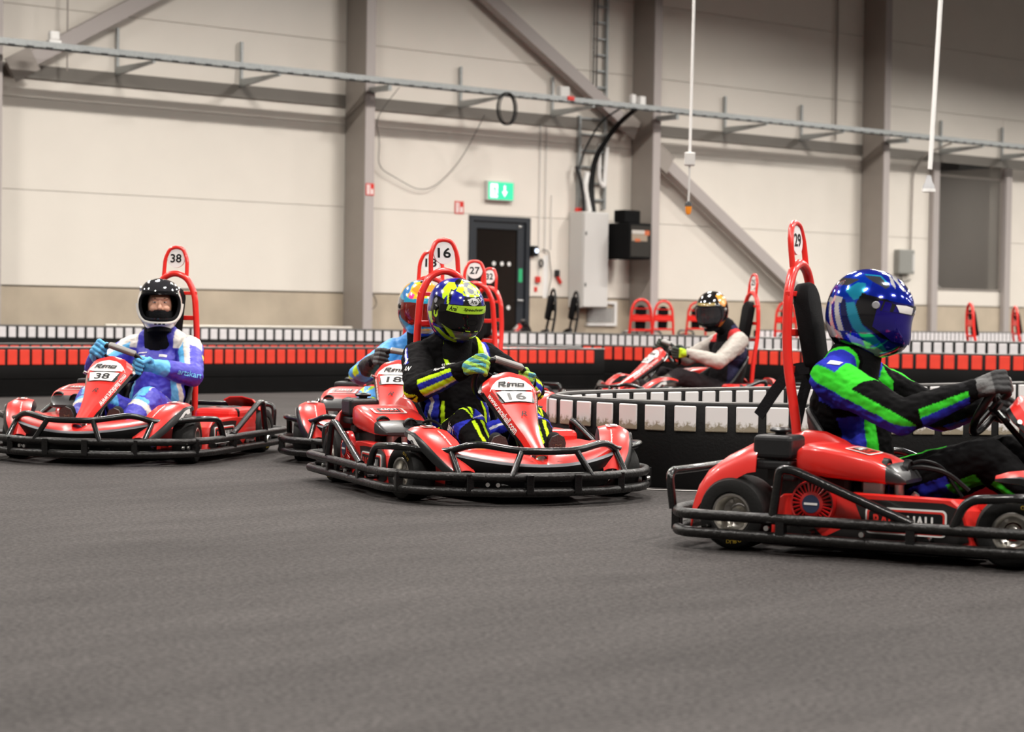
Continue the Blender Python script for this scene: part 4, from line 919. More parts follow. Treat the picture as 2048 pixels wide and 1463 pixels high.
    ring = fillet([(-.09, .095), (.09, .095), (.132, .05), (.135, -.02), (.10, -.09), (.04, -.128), (-.04, -.128), (-.10, -.09), (-.135, -.02), (-.132, .05)] if False else [(-.09, .095, 0), (.09, .095, 0), (.132, .05, 0), (.135, -.02, 0), (.10, -.09, 0), (.04, -.128, 0), (-.04, -.128, 0), (-.10, -.09, 0), (-.135, -.02, 0), (-.132, .05, 0)], .04, 5, closed=True)
    sw = P('steering_wheel', 'swheel', BLK, lambda mb: mb.tube([Vector((0, a.x, a.y)) for a in ring], .0155, 12, closed=True).lathe([(0, .0), (.03, 0), (.03, .03), (0, .03)], (0, 0, 0), 'x', 16, closed=False).tube([(.01, 0, 0), (0, .125, .02)], .009, 8).tube([(.01, 0, 0), (0, -.125, .02)], .009, 8).tube([(.01, 0, 0), (0, 0, -.12)], .009, 8).box((.0, -.05, -.03), (.02, .05, .03), 0, .006))
    part(sw, 'top_bar', 'k_swb', mat('bar_grey', (.20, .19, .18), .4), lambda mb: mb.box((-.02, -.085, .082), (.018, .085, .112), 0, .010))
    ax = e2.cross(e1).normalized() * -1
    M_ = Matrix((Vector((.854, 0, -.52)), e1, e2)).transposed().to_4x4(); M_.translation = SWC
    sw.matrix_basis = M_ @ Matrix.Rotation(swang, 4, 'X')
    return root
SWC = Vector((.30, 0, .565))
def KM(x, y, deg): return Matrix.Translation((x, y, 0)) @ Matrix.Rotation(math.radians(deg), 4, 'Z')
K16 = KM(-.175, 10.37, -68.0); K29 = KM(1.60, 8.075, -28.6); K38 = KM(-2.247, 12.41, -104); K18 = KM(-.605, 12.55, -99); K27 = KM(-.27, 14.75, -88); K32 = KM(-.50, 17.3, -125); K25 = KM(1.71, 18.55, -160)
kd = math.radians
build_kart(K16, 'red kart number 16 in the foreground centre, turning', '16', steer=kd(12), swang=kd(-18))
build_kart(K29, 'red kart number 29 seen from the side at the right edge', '29', steer=kd(10), swang=kd(-20))
build_kart(K38, 'red kart number 38 coming from the left', '38', steer=kd(10), swang=kd(-22), brk=GREEN)
build_kart(K18, 'red kart number 18 right behind kart 16', '18', steer=kd(8), swang=kd(-10))
build_kart(K27, 'red kart with number disc 27, its hoop showing behind the driver of kart 16', '27')
build_kart(K32, 'red kart with number disc 32, farthest of the hoops behind kart 16', '32')
build_kart(K25, 'red kart driving left behind the curved white-tiled barrier', '25', steer=kd(8), swang=kd(-10))
def strap(M, pts, w_, label):
    mb = MB(); P_ = [Vector(p) for p in fillet(pts, .08, 5)]; G = []
    for i_, p in enumerate(P_):
        d_ = (P_[min(i_ + 1, len(P_) - 1)] - P_[max(i_ - 1, 0)]).normalized(); wv = Vector((d_.z, .3, -d_.x)).normalized() * w_; G.append([p - wv, p + wv])
    mb.grid(G, .004)
    o = link('harness_strap', mb.mesh('harness_strap', CLOTHB)); o.matrix_world = M; tag(o, label, 'strap', 'loose harness straps')
strap(K29, [(-.43, -.06, .69), (-.50, -.08, .68), (-.56, -.09, .60), (-.63, -.10, .49)], .026, 'loose black harness strap hanging behind kart 29, farther from its hoop')
strap(K29, [(-.43, .07, .69), (-.47, .07, .68), (-.50, .06, .58), (-.53, .06, .44)], .026, 'loose black harness strap hanging beside the hoop of kart 29')
PK = 'karts parked along the wall'
deck = link('parking_deck', MB().box((-.75, 28.0, 0), (.93, 32.7, .13), 0, .02).mesh('parking_deck', BBLK)); tag(deck, 'low black deck under the two karts with black hoops, behind the white blocks', 'deck')
for (x, y, z, d, hc, lb) in ((.09, 29.2, .13, -165, 'black', 'parked kart with black hoop and seat pad, left one of the pair under the cabinet'), (.50, 31.9, .13, -165, 'black', 'parked kart with black hoop and seat pad, right one of the pair under the cabinet'),
                          (1.75, 29.4, 0, 97, 'red', 'parked kart with short red hoop right of the grille'), (2.24, 31.8, 0, 97, 'red', 'parked kart with short red hoop by the foot of the middle column'),
                          (2.95, 34.1, 0, 97, 'red', 'parked kart whose short red hoop shows behind the black and gold helmet'), (4.15, 31.0, 0, 80, 'red', 'parked kart whose red hoop shows just behind the hoop of kart 29'),
                          (6.55, 27.2, 0, 5, 'red', 'parked kart with red hoop seen edge-on under the window, left one'), (8.45, 32.5, 0, 3, 'red', 'parked kart with red hoop seen edge-on at the right edge')):
    build_kart(Matrix.Translation((0, 0, z)) @ KM(x, y, d), lb, None, hc, group=PK)
# ------------------------------------------------------------------ drivers
def inpoly(X, Y, poly):
    r = np.zeros(len(X), bool); n = len(poly)
    for i in range(n):
        x0, y0 = poly[i]; x1, y1 = poly[(i + 1) % n]
        if y0 == y1: continue
        c = ((y0 > Y) != (y1 > Y)) & (X < (x1 - x0) * (Y - y0) / (y1 - y0) + x0); r ^= c
    return r
def set_cols(me, C):
    a = me.color_attributes.new('Col', 'FLOAT_COLOR', 'POINT'); buf = np.ones((len(me.vertices), 4), np.float32); buf[:, :3] = C; a.data.foreach_set('color', buf.ravel())
def get_co(me):
    v = np.empty(len(me.vertices) * 3, np.float32); me.vertices.foreach_get('co', v); return v.reshape(-1, 3)
def capsule(mb, p0, r0, p1, r1, n=14):
    p0, p1 = Vector(p0), Vector(p1); d = p1 - p0; L = d.length; t = d / L if L > 1e-6 else Vector((0, 0, 1)); pts = []; rr = []
    for k in range(5): a = math.pi / 2 * (1 - k / 4); pts.append(p0 - t * r0 * math.sin(a)); rr.append(max(1e-4, r0 * math.cos(a)))
    for k in range(5): a = math.pi / 2 * k / 4; pts.append(p1 + t * r1 * math.sin(a)); rr.append(max(1e-4, r1 * math.cos(a)))
    mb.tube(pts, rr, n)
def ellip(mb, c, r, n=16):
    c = Vector(c); vs = []; fs = []
    for i in range(n + 1):
        ph = math.pi * i / n
        for j in range(n): th = 2 * math.pi * j / n; s_ = max(1e-3, math.sin(ph)); vs.append(c + Vector((r[0] * s_ * math.cos(th), r[1] * s_ * math.sin(th), r[2] * math.cos(ph))))
    for i in range(n):
        for j in range(n): fs.append((i * n + j, (i + 1) * n + j, (i + 1) * n + (j + 1) % n, i * n + (j + 1) % n))
    fs.append(tuple(range(n))); fs.append(tuple(n * n + j for j in range(n))[::-1]); mb.add(vs, fs)
def remesh(mb, vox, smooth=6, fac=.5):
    me = mb.mesh('tmp', SUIT, smooth=False); o = link('tmp', me)
    r = o.modifiers.new('r', 'REMESH'); r.mode = 'VOXEL'; r.voxel_size = vox; r.use_smooth_shade = True
    q = o.modifiers.new('s', 'SMOOTH'); q.iterations = smooth; q.factor = fac
    dg = bpy.context.evaluated_depsgraph_get(); out = bpy.data.meshes.new_from_object(o.evaluated_get(dg)); bpy.data.objects.remove(o)
    out.materials.clear(); return out
def bone_coords(V, a, b, ref):
    a = np.array(a, float); b = np.array(b, float); d = b - a; L = np.linalg.norm(d); d /= L
    q = V - a; t = q @ d; tc = np.clip(t, 0, L); rad = q - tc[:, None] * d; dist = np.linalg.norm(rad, axis=1)
    ref = np.array(ref, float); u = ref - d * (ref @ d); u /= np.linalg.norm(u); w_ = np.cross(d, u)
    return t / L, np.degrees(np.arctan2(rad @ w_, rad @ u)), dist
def hand_mesh(C, wrist, tang, up, thumb, vox, k_=1.18):
    a = (Vector(C) - Vector(wrist)).normalized(); g = Vector(tang); g = (g - a * g.dot(a)).normalized(); b = a.cross(g).normalized()
    if b.dot(Vector(up)) < 0: b = -b
    if g.dot(Vector(thumb)) < 0: g = -g
    C = Vector(C); mb = MB()
    Q = lambda gg, aa, bb: C + g * gg * k_ + a * aa * (k_ if aa > 0 else 1) + b * bb * (1 + (k_ - 1) * .6)
    capsule = lambda mb_, p_, r_, q_, t_, n_=12: globals()['capsule'](mb_, p_, r_ * k_, q_, t_ * k_, n_)
    capsule(mb, Vector(wrist), .031, Q(0, -.055, .012), .030)
    for oo in (-.028, -.009, .010, .028): capsule(mb, Q(oo * .7, -.07, .010), .017, Q(oo, -.004, .030), .0145, 10)
    for oo, ln in ((-.032, .86), (-.011, .97), (.010, 1.0), (.031, .92)):
        k = Q(oo, -.002, .032); p = Q(oo * 1.05, .030 * ln, .026); d = Q(oo * 1.02, .036 * ln, -.004); e = Q(oo, .016, -.028 * ln)
        capsule(mb, k, .0125, p, .0118, 10); capsule(mb, p, .0118, d, .0108, 10); capsule(mb, d, .0108, e, .0095, 10)
    capsule(mb, Q(.024, -.062, .004), .017, Q(.043, -.030, -.010), .0135, 10); capsule(mb, Q(.043, -.030, -.010), .0130, Q(.040, .000, -.024), .0115, 10); capsule(mb, Q(.040, 0, -.024), .0115, Q(.030, .018, -.027), .010, 10)
    return remesh(mb, vox, 3, .45), (C, g, a, b)
def helm_pt(th, ph, s_=1.):
    """th azimuth from front (left +), ph elevation, radians"""
    ct, st, cp, sp_ = math.cos(th), math.sin(th), math.cos(ph), math.sin(ph)
    fr = max(0, ct)
    ax = .172 + .006 * fr; ay = .142; az = .172 if sp_ > 0 else .185
    lo = max(0, -sp_)
    chin = .022 * fr ** 3 * math.exp(-((ph + .62) / .34) ** 2) - .012 * fr * math.exp(-((ph - .02) / .25) ** 2)
    ay *= 1 - .16 * lo ** 1.5 * (1 if ct > -.3 else .6)
    ex = .93
    f = lambda v: math.copysign(abs(v) ** ex, v)
    return Vector(((ax + chin) * f(cp) * f(ct) * s_ + .006, ay * f(cp) * f(st) * s_, az * f(sp_) * s_))
def helm_grid(mb, s_, th0, th1, ph0, ph1, nt, npn, hole=None, wrap=False, flip=False):
    o = len(mb.v); T = []
    for i in range(npn + 1):
        ph = ph0 + (ph1 - ph0) * i / npn
        for j in range(nt + (0 if wrap else 1)):
            th = th0 + (th1 - th0) * j / nt; mb.v.append(tuple(helm_pt(th, ph, s_))); T.append((math.degrees(th), math.degrees(ph)))
    W = nt if wrap else nt + 1
    for i in range(npn):
        for j in range(nt):
            k = (j + 1) % W
            if hole:
                th = (math.degrees(th0 + (th1 - th0) * (j + .5) / nt) + 180) % 360 - 180; ph = math.degrees(ph0 + (ph1 - ph0) * (i + .5) / npn)
                if hole(th, ph): continue
            q = [o + i * W + j, o + i * W + k, o + (i + 1) * W + k, o + (i + 1) * W + j]
            mb.f.append(q if flip else q[::-1]); mb.m.append(0)
    return T
def decal_bvh(o_me, M):
    bm = bmesh.new(); bm.from_mesh(o_me); bm.transform(M); b = BVHTree.FromBMesh(bm); bm.free(); return b
def project(bvh, st, c, d, right, w, h=None, bold=.01, off=.003, shear=0.):
    """lettering laid on a surface by projection along d (building step, result is real geometry)"""
    mb = MB(); d = Vector(d).normalized(); right = Vector(right); right = (right - d * right.dot(d)).normalized(); up = right.cross(d) * 1.0
    ok = [True]
    def f(a, b):
        p = Vector(c) + right * a + up * b; hit = bvh.ray_cast(p - d * .3, d)
        if hit[0] is None: ok[0] = False; return p
        return hit[0] - d * off
    if isinstance(st, str): text_on(mb, st, f, w, h, bold, shear)
    else: poly_on(mb, st, f, n=3)
    return mb if ok[0] else None
def driver(M, label, cfg):
    root = empty('person', M, label, 'person', 'kart drivers')
    vox = cfg.get('vox', .0065); lean = cfg.get('lean', 0.); psi = cfg.get('psi', math.radians(18)); dz = cfg.get('dz', 0.)
    hy = lean
    sh = {-1: Vector((-.29, -.18 + hy, .638 + dz)), 1: Vector((-.29, .18 + hy, .638 + dz))}
    el = {-1: Vector(cfg.get('elR', (.005, -.30, .50))), 1: Vector(cfg.get('elL', (.005, .30, .50)))}
    e1 = Vector((0, 1, 0)); e2 = Vector((.52, 0, .854)).normalized(); hands = {}
    for sg in (-1, 1):
        x, y = sg * .132, .035
        X = x * math.cos(psi) + y * math.sin(psi); Y = -x * math.sin(psi) + y * math.cos(psi)
        C = SWC + e1 * X + e2 * Y; tg = e1 * (-Y) + e2 * X
        wr = C + (el[sg] - C).normalized() * .088 + Vector((-.012, 0, .012)); hands[sg] = (C, wr, tg)
    hip = {sg: Vector((-.17, sg * .095, .185)) for sg in (-1, 1)}
    kn = {-1: Vector(cfg.get('knR', (.30, -.185, .345))), 1: Vector(cfg.get('knL', (.30, .185, .345)))}
    an = {sg: Vector((.595, sg * .145, .165)) for sg in (-1, 1)}
    mb = MB()
    ellip(mb, (-.20, hy * .2, .19), (.145, .185, .125)); ellip(mb, (-.245, hy * .5, .33 + dz * .5), (.145, .18, .17)); ellip(mb, (-.28, hy * .8, .52 + dz), (.155, .20, .165))
    capsule(mb, sh[-1] + Vector((0, .05, .0)), .09, sh[1] + Vector((0, -.05, .0)), .09); capsule(mb, (-.285, hy - .10, .675 + dz), .078, (-.265, hy, .735 + dz), .088); capsule(mb, (-.285, hy + .10, .675 + dz), .078, (-.265, hy, .735 + dz), .088)
    capsule(mb, (-.21, 0, .23), .13, (-.27, hy, .52 + dz), .15)
    for sg in (-1, 1):
        wr = hands[sg][1]
        capsule(mb, sh[sg], .088, sh[sg].lerp(el[sg], .5), .080); capsule(mb, sh[sg].lerp(el[sg], .5), .080, el[sg], .068)
        capsule(mb, el[sg], .068, el[sg].lerp(wr, .4), .063); capsule(mb, el[sg].lerp(wr, .4), .063, wr, .044)
        capsule(mb, hip[sg], .112, hip[sg].lerp(kn[sg], .55), .104); capsule(mb, hip[sg].lerp(kn[sg], .55), .104, kn[sg], .084)
        capsule(mb, kn[sg], .084, kn[sg].lerp(an[sg], .4), .075); capsule(mb, kn[sg].lerp(an[sg], .4), .075, an[sg], .052)
    me = remesh(mb, vox, 7, .5)
    V = get_co(me)
    # cloth folds
    N = np.empty(len(V) * 3, np.float32); me.vertices.foreach_get('normal', N); N = N.reshape(-1, 3)
    fold = np.array([noise.noise(Vector((float(v[0]) * 16, float(v[1]) * 16, float(v[2]) * 26))) + .6 * noise.noise(Vector((float(v[0]) * 42, float(v[1]) * 42, float(v[2]) * 60))) for v in V])
    V = V + N * (fold * cfg.get('fold', .0055))[:, None]; me.vertices.foreach_set('co', V.astype(np.float32).ravel())
    # bones: nearest decides
    bones = [('torso', (-.21, 0, .15), (-.27, hy, .70 + dz), (1, 0, 0))]
    for sg, n_ in ((-1, 'R'), (1, 'L')):
        wr = hands[sg][1]
        bones += [('ua' + n_, sh[sg] + Vector((0, sg * .02, 0)), el[sg], (0, 0, 1)), ('fa' + n_, el[sg], wr, (0, 0, 1)), ('th' + n_, hip[sg], kn[sg], (0, 0, 1)), ('sn' + n_, kn[sg], an[sg], (1, 0, .6))]
    rads = {'torso': .175, 'ua': .080, 'fa': .06, 'th': .10, 'sn': .068}
    res = [bone_coords(V, b[1], b[2], b[3]) for b in bones]
    D = np.stack([r[2] - rads[b[0][:2] if b[0] != 'torso' else 'torso'] for r, b in zip(res, bones)]); idx = np.argmin(D, axis=0)
    C = np.zeros((len(V), 3)); C[:] = cfg['base']
    for i, b in enumerate(bones):
        mk = idx == i; t, ang, _ = res[i]
        nm = b[0]; key = nm if nm == 'torso' else nm[:2]; sgn = -1 if nm.endswith('R') else 1
        for (cc, fn) in cfg.get(key, []):
            # angle measured from up, positive towards the outside of the body
            a_ = ang * (1 if nm == 'torso' else -sgn); 
            sel = mk & fn(t, a_, V); C[sel] = cc
    set_cols(me, C); me.materials.append(cfg.get('mat', SUIT)); body = link('body', me, root)
    body['label'] = cfg['suit']
    bvh = decal_bvh(me, Matrix())
    for (st, c, d, right, w_, h_, mt) in cfg.get('print', []):
        q = project(bvh, st, c, d, right, w_, h_)
        if q: o = link('suit_print', q.mesh('suit_print', mt, smooth=False), body)
    # gloves
    for sg in (-1, 1):
        Cc, wr, tg = hands[sg]
        me2, fr = hand_mesh(Cc, wr, tg, Vector((-.3, sg * .6, .9)), Vector((0, -sg * .4, 1)), cfg.get('hvox', .0035))
        v2 = get_co(me2); q = v2 - np.array(fr[0]); ga = q @ np.array(fr[1]); aa = q @ np.array(fr[2]); bb = q @ np.array(fr[3])
        Cg = np.zeros((len(v2), 3)); Cg[:] = cfg['glove'][0]
        for cc, fn in cfg['glove'][1:]: Cg[fn(ga, aa, bb)] = cc
        set_cols(me2, Cg); me2.materials.append(GLOVE); go = link('glove', me2, root); go['label'] = cfg['glove_label']
        cf = MB(); dd = (wr - el[sg]).normalized(); cf.tube([wr - dd * .055, wr - dd * .01, wr + dd * .015], [.047, .043, .036], 16); link('glove_cuff', cf.mesh('glove_cuff', cfg.get('cuff', CLOTHB)), go)
    # shoes, sole turned forward
    for sg in (-1, 1):
        mb = MB(); a = an[sg]; toe = Vector((.665, sg * .150, .305)); heel = Vector((.635, sg * .142, .115))
        capsule(mb, a + Vector((0, 0, .01)), .050, heel + Vector((-.015, 0, .02)), .040); capsule(mb, heel + Vector((-.012, 0, .02)), .040, toe + Vector((-.02, 0, -.05)), .042); capsule(mb, toe + Vector((-.02, 0, -.06)), .044, toe + Vector((-.018, 0, -.015)), .036); capsule(mb, a, .048, a.lerp(toe, .55) + Vector((-.02, 0, 0)), .042)
        ms = remesh(mb, .007, 4); set_cols(ms, np.tile(np.array(cfg.get('shoe', (.02, .02, .02))), (len(ms.vertices), 1))); ms.materials.append(SUIT); so = link('shoe', ms, root)
        up_ = (toe - heel).normalized(); sd = Vector((0, 1, 0)); nn = sd.cross(up_); nn = nn if nn.x > 0 else -nn
        pg = [(-.028, -.005), (-.034, .03), (-.032, .08), (-.042, .135), (-.043, .17), (-.030, .200), (0, .212), (.030, .200), (.043, .17), (.042, .135), (.032, .08), (.034, .03), (.028, -.005), (0, -.02)]
        sl = MB(); sl.prism(pg, .018, .030, lambda p, q_, d: heel + Vector((.005, 0, -.005)) + up_ * q_ + sd * p + nn * d); link('sole', sl.mesh('sole', SOLE), so)
        st = MB()
        star = [(0.0, .0), (.012, .010), (.028, .012), (.016, .02), (.02, .036), (.004, .028), (-.012, .036), (-.008, .02), (-.022, .010), (-.008, .010)]
        for i in range(len(star)):
            p_, q_ = star[i], star[(i + 1) % len(star)]
            st.tube([heel + Vector((.005, 0, -.005)) + up_ * (z_ + .13) + sd * x_ + nn * .031 for x_, z_ in (p_, q_)], .0012, 4)
        link('sole_mark', st.mesh('sole_mark', mat('sole_tan', (.16, .11, .06), .7)), so)
    # neck
    hc = Vector(cfg.get('head', (-.205, hy, .915 + dz))); HMx = Matrix.Translation(hc) @ Matrix.Rotation(cfg.get('yaw', 0.), 4, 'Z') @ Matrix.Rotation(cfg.get('pitch', math.radians(8)), 4, 'Y') @ Matrix.Rotation(cfg.get('hroll', 0.), 4, 'X') @ Matrix.Scale(cfg.get('hs', 1.), 4)
    nb = MB(); nb.tube([Vector((-.27, hy, .655 + dz)), Vector((-.255, hy, .71 + dz)), Vector((-.24, hy, .76 + dz)), hc + Vector((-.01, 0, -.08))], [.105, .100, .092, .085], 24); link('neck_collar', nb.mesh('neck_collar', CLOTHB), root)
    # helmet
    h = cfg['helmet']; opened = h.get('open')
    port = lambda th, ph: abs(th) < 60 - max(0, (abs(ph + 6) - 14)) * .8 and -29 < ph < 19
    mb = MB(); T = helm_grid(mb, 1., 0, 2 * math.pi, math.radians(89.5), math.radians(-60), h.get('res', 150), int(h.get('res', 150) * .62), hole=port if opened else None, wrap=True)
    hm = mb.mesh('helmet', h.get('mat', LACQ), 60); T = np.array(T); th = (T[:, 0] + 180) % 360 - 180; ph = T[:, 1]
    Ch = np.zeros((len(T), 3)); Ch[:] = h['base']
    for cc, pg, *side in h['pat']:
        X = np.abs(th) if not side else th * side[0]; sel = inpoly(X, ph, pg); Ch[sel] = cc
    if h.get('noise'):
        cc, dens, reg = h['noise']; vv = get_co(hm); nzv = np.array([noise.noise(Vector(v) * dens) for v in vv]); sel = (nzv > .05) & inpoly(np.abs(th), ph, reg); Ch[sel] = cc
    set_cols(hm, Ch); ho = link('helmet', hm, root); ho.matrix_basis = HMx; ho['label'] = h['label']
    # rims and liner
    if opened:
        mb = MB(); helm_grid(mb, .93, 0, 2 * math.pi, math.radians(89), math.radians(-60), 60, 40, hole=port, wrap=True, flip=True); link('liner', mb.mesh('liner', CLOTHB), ho)
        pts = [(62, -4), (60, 10), (50, 20), (25, 22), (0, 22), (-25, 22), (-50, 20), (-60, 10), (-62, -4), (-58, -20), (-46, -30), (-22, -33), (0, -33.5), (22, -33), (46, -30), (58, -20)]
        mb = MB(); mb.tube(fillet([helm_pt(math.radians(a), math.radians(b), .985) for a, b in pts], .03, 4, closed=True), .011, 8, closed=True); link('port_gasket', mb.mesh('port_gasket', CLOTHB), ho)
        if h.get('bar'):
            mb = MB(); pb = [(75, 2), (72, -16), (60, -30), (40, -37), (20, -39.5), (0, -40), (-20, -39.5), (-40, -37), (-60, -30), (-72, -16), (-75, 2)]
            mb.tube(fillet([helm_pt(math.radians(a), math.radians(b), 1.0) for a, b in pb], .04, 5), .0155, 10); link('chin_bar', mb.mesh('chin_bar', h['bar']), ho)
            mb = MB()
            for a in (-12, 0, 12): mb.tube([helm_pt(math.radians(a - 3.5), math.radians(-39), 1.085), helm_pt(math.radians(a + 3.5), math.radians(-39), 1.085)], .0045, 6)
            link('chin_vent', mb.mesh('chin_vent', BLKP), ho)
        # face
        fb = MB(); ellip(fb, (.075, 0, -.005), (.065, .072, .105), 18); ellip(fb, (.03, 0, .0), (.09, .078, .11), 16)
        capsule(fb, (.134, 0, .012), .010, (.150, 0, -.028), .0145); ellip(fb, (.136, 0, -.035), (.016, .02, .010)); ellip(fb, (.115, .036, -.03), (.03, .028, .025)); ellip(fb, (.115, -.036, -.03), (.03, .028, .025)); ellip(fb, (.122, 0, .034), (.022, .055, .014)); ellip(fb, (.118, 0, -.085), (.024, .03, .02))
        fm = remesh(fb, .004, 4, .5); fm.materials.append(SKIN); fo = link('face', fm, ho)
        for sg in (-1, 1):
            link('eye', (lambda m_: (ellip(m_, (.1312, sg * .031, .0115), (.008, .012, .0048), 12), m_)[1])(MB()).mesh('eye', mat('eye_white', (.7, .66, .62), .2)), fo)
            link('iris', (lambda m_: (ellip(m_, (.1380, sg * .030, .0110), (.003, .0048, .0044), 10), m_)[1])(MB()).mesh('iris', mat('iris_dark', (.02, .014, .01), .1)), fo)
            link('eyelid', (lambda m_: (ellip(m_, (.1308, sg * .031, .0165), (.0102, .0155, .0044), 10), m_)[1])(MB()).mesh('eyelid', SKIN), fo)
            link('eyebrow', (lambda m_: m_.tube([(.139, sg * .012, .031), (.138, sg * .03, .036), (.128, sg * .05, .032)], [.002, .0038, .0015], 6))(MB()).mesh('eyebrow', mat('brow', (.06, .03, .018), .8)), fo)
        link('mouth', (lambda m_: m_.tube([(.132, -.022, -.062), (.140, 0, -.060), (.132, .022, -.062)], [.002, .0055, .002], 6))(MB()).mesh('mouth', mat('lips', (.4, .14, .11), .5)), fo)
        if h.get('mask'):
            mb = MB(); G = [[(.155 * math.cos(a) * s_, .088 * math.sin(a) * s_ * 1.02, z_) for a in [math.radians(-110 + 220 * k_ / 20) for k_ in range(21)]] for z_, s_ in ((-.040, .99), (-.06, 1.01), (-.09, .98), (-.13, .9), (-.17, .85))]
            mb.grid([g[::-1] for g in G], .004); link('face_scarf', mb.mesh('face_scarf', CLOTHB), ho)
    # visor
    v = h['visor']; mb = MB(); a0, a1, p0_, p1_ = v['rng']
    VG = []
    for i in range(17):
        ph = p1_ + (p0_ - p1_) * i / 16; row = []
        for j in range(41):
            th_ = a0 + (a1 - a0) * j / 40; u = abs((th_ - (a0 + a1) / 2) / ((a1 - a0) / 2)); pp = ph if u < .6 else ph * (1 - .35 * (u - .6) / .4) + v.get('piv', 0) * .35 * (u - .6) / .4
            row.append(helm_pt(math.radians(th_), math.radians(pp), v.get('s', 1.03)))
        VG.append(row)
    mb.grid([r_[::-1] for r_ in VG], .003); vo = link('visor', mb.mesh('visor', v['mat'], 60), ho)
    for sg in (-1, 1):
        pv = helm_pt(math.radians(sg * v.get('pva', 82)), math.radians(v.get('piv', 0)), 1.035); link('visor_pivot', (lambda m_: m_.lathe([(0, .006 * sg), (.013, .006 * sg), (.016, .0), (.016, -.006 * sg), (0, -.006 * sg)], pv, 'y', 18, closed=False))(MB()).mesh('visor_pivot', h.get('pivot', STEEL)), ho)
    hb = decal_bvh(hm, Matrix()); vb = decal_bvh(vo.data, Matrix())
    for nm, pg, mt, sc_, *rest in h.get('decals', []):
        mb = MB(); fn = lambda a, b: helm_pt(math.radians(a), math.radians(b), sc_)
        if isinstance(pg, str):
            (ca, cb, w_, hgt) = rest[0]; text_on(mb, pg, lambda a, b: fn(ca + a, cb + b), w_, hgt, bold=.02, shear=.25)
        else: poly_on(mb, pg, fn, n=4)
        link(nm, mb.mesh(nm, mt, 60), ho)
    return root
def els(ca, cb, ra, rb, n=20): return [(ca + ra * math.cos(2 * math.pi * k / n), cb + rb * math.sin(2 * math.pi * k / n)) for k in range(n)]
BLKC = lin(13, 12, 13); NEON = (.55, .86, .02); BLUE = lin(44, 52, 172); WHT = (.72, .72, .72); GRN = lin(60, 205, 50)
ALL = lambda t, a, V: np.ones(len(t), bool)
def band(lo, hi, t0=-.2, t1=1.2): return lambda t, a, V: (a > lo) & (a < hi) & (t > t0) & (t < t1)
# driver of kart 16
s16 = dict(suit='black racing suit with neon yellow, blue and white stripes', base=BLKC, yaw=math.radians(13), pitch=math.radians(12), vox=.0052, lean=-.035, dz=.015, elR=(.01, -.325, .505), elL=(.0, .30, .50), psi=math.radians(18), knR=(.30, -.16, .345), head=(-.20, -.05, .905), hs=.95,
    glove=[(.30, .55, .06), ((.06, .30, .38), lambda g, a, b: (b > .012) & (np.sin(g * 150 + a * 60) > -.1)), (BLKC, lambda g, a, b: (b > .02) & (a > -.02) & (np.abs(np.sin(g * 155)) < .22))], glove_label='neon green and turquoise glove',
    ua=[(BLUE, band(35, 52, .0, .5)), (WHT, band(40, 48, .0, .45)), (BLUE, band(100, 180, .45, 1.1)), (NEON, lambda t, a, V: (t > .72) & (a > 95) & (a < 125)), (NEON, lambda t, a, V: (t > .72) & (a > 150) & (a < 180))],
    fa=[(BLUE, band(70, 180, -.2, .82)), (NEON, band(62, 84, -.1, .82)), (NEON, band(112, 140, -.1, .82)), (WHT, band(140, 150, .0, .82))],
    th=[(BLUE, band(100, 180)), (NEON, lambda t, a, V: (np.abs(a - (62 - 60 * t)) < 6)), (NEON, lambda t, a, V: (np.abs(a - (85 - 60 * t)) < 6)), (BLUE, lambda t, a, V: (a < -25) & (a > -95) & (t > .3)), (WHT, lambda t, a, V: (a < -60) & (a > -70) & (t > .3))],
    sn=[(NEON, lambda t, a, V: np.abs(a - 12) < 7), (NEON, lambda t, a, V: np.abs(a + 22) < 7), (BLUE, lambda t, a, V: (a < -38) & (a > -100)), (WHT, lambda t, a, V: (a < -60) & (a > -72) & (np.sin(t * 40) > .2))],
    torso=[(BLUE, lambda t, a, V: (np.abs(a) > 60) & (np.abs(a) < 105) & (t < .62)), (WHT, lambda t, a, V: (np.abs(a) > 74) & (np.abs(a) < 84) & (t < .55)), (NEON, lambda t, a, V: (np.abs(np.abs(a) - 52) < 4) & (t < .5)), (NEON, lambda t, a, V: (np.abs(np.abs(V[:, 1]) - .10) < .010) & (V[:, 2] > .62) & (V[:, 0] > -.27)), (BLUE, lambda t, a, V: (np.abs(V[:, 1] - .145) < .028) & (V[:, 2] > .6)), (NEON, lambda t, a, V: (np.abs(V[:, 1] - .105) < .022) & (V[:, 2] > .6)), (WHT, lambda t, a, V: (np.abs(V[:, 1] - .122) < .008) & (V[:, 2] > .6))])
s16['print'] = [('SUMEX', (-.17, -.085, .615), (-.75, .25, -.35), (0, 1, 0), .085, .022, WHITE), ('AN', (-.15, -.255, .575), (-.55, .80, -.25), (.8, .55, 0), .05, .028, WHITE), ('R', (-.20, -.25, .62), (-.5, .85, -.2), (.8, .5, 0), .03, .035, WHITE), ('bird', (.26, -.22, .31), (-.5, .75, -.45), (.6, .5, -.6), .075, .038, WHITE), ('Sparta', (.13, -.22, .565), (-.5, .6, -.6), (.8, .5, .2), .07, .022, WHITE)]
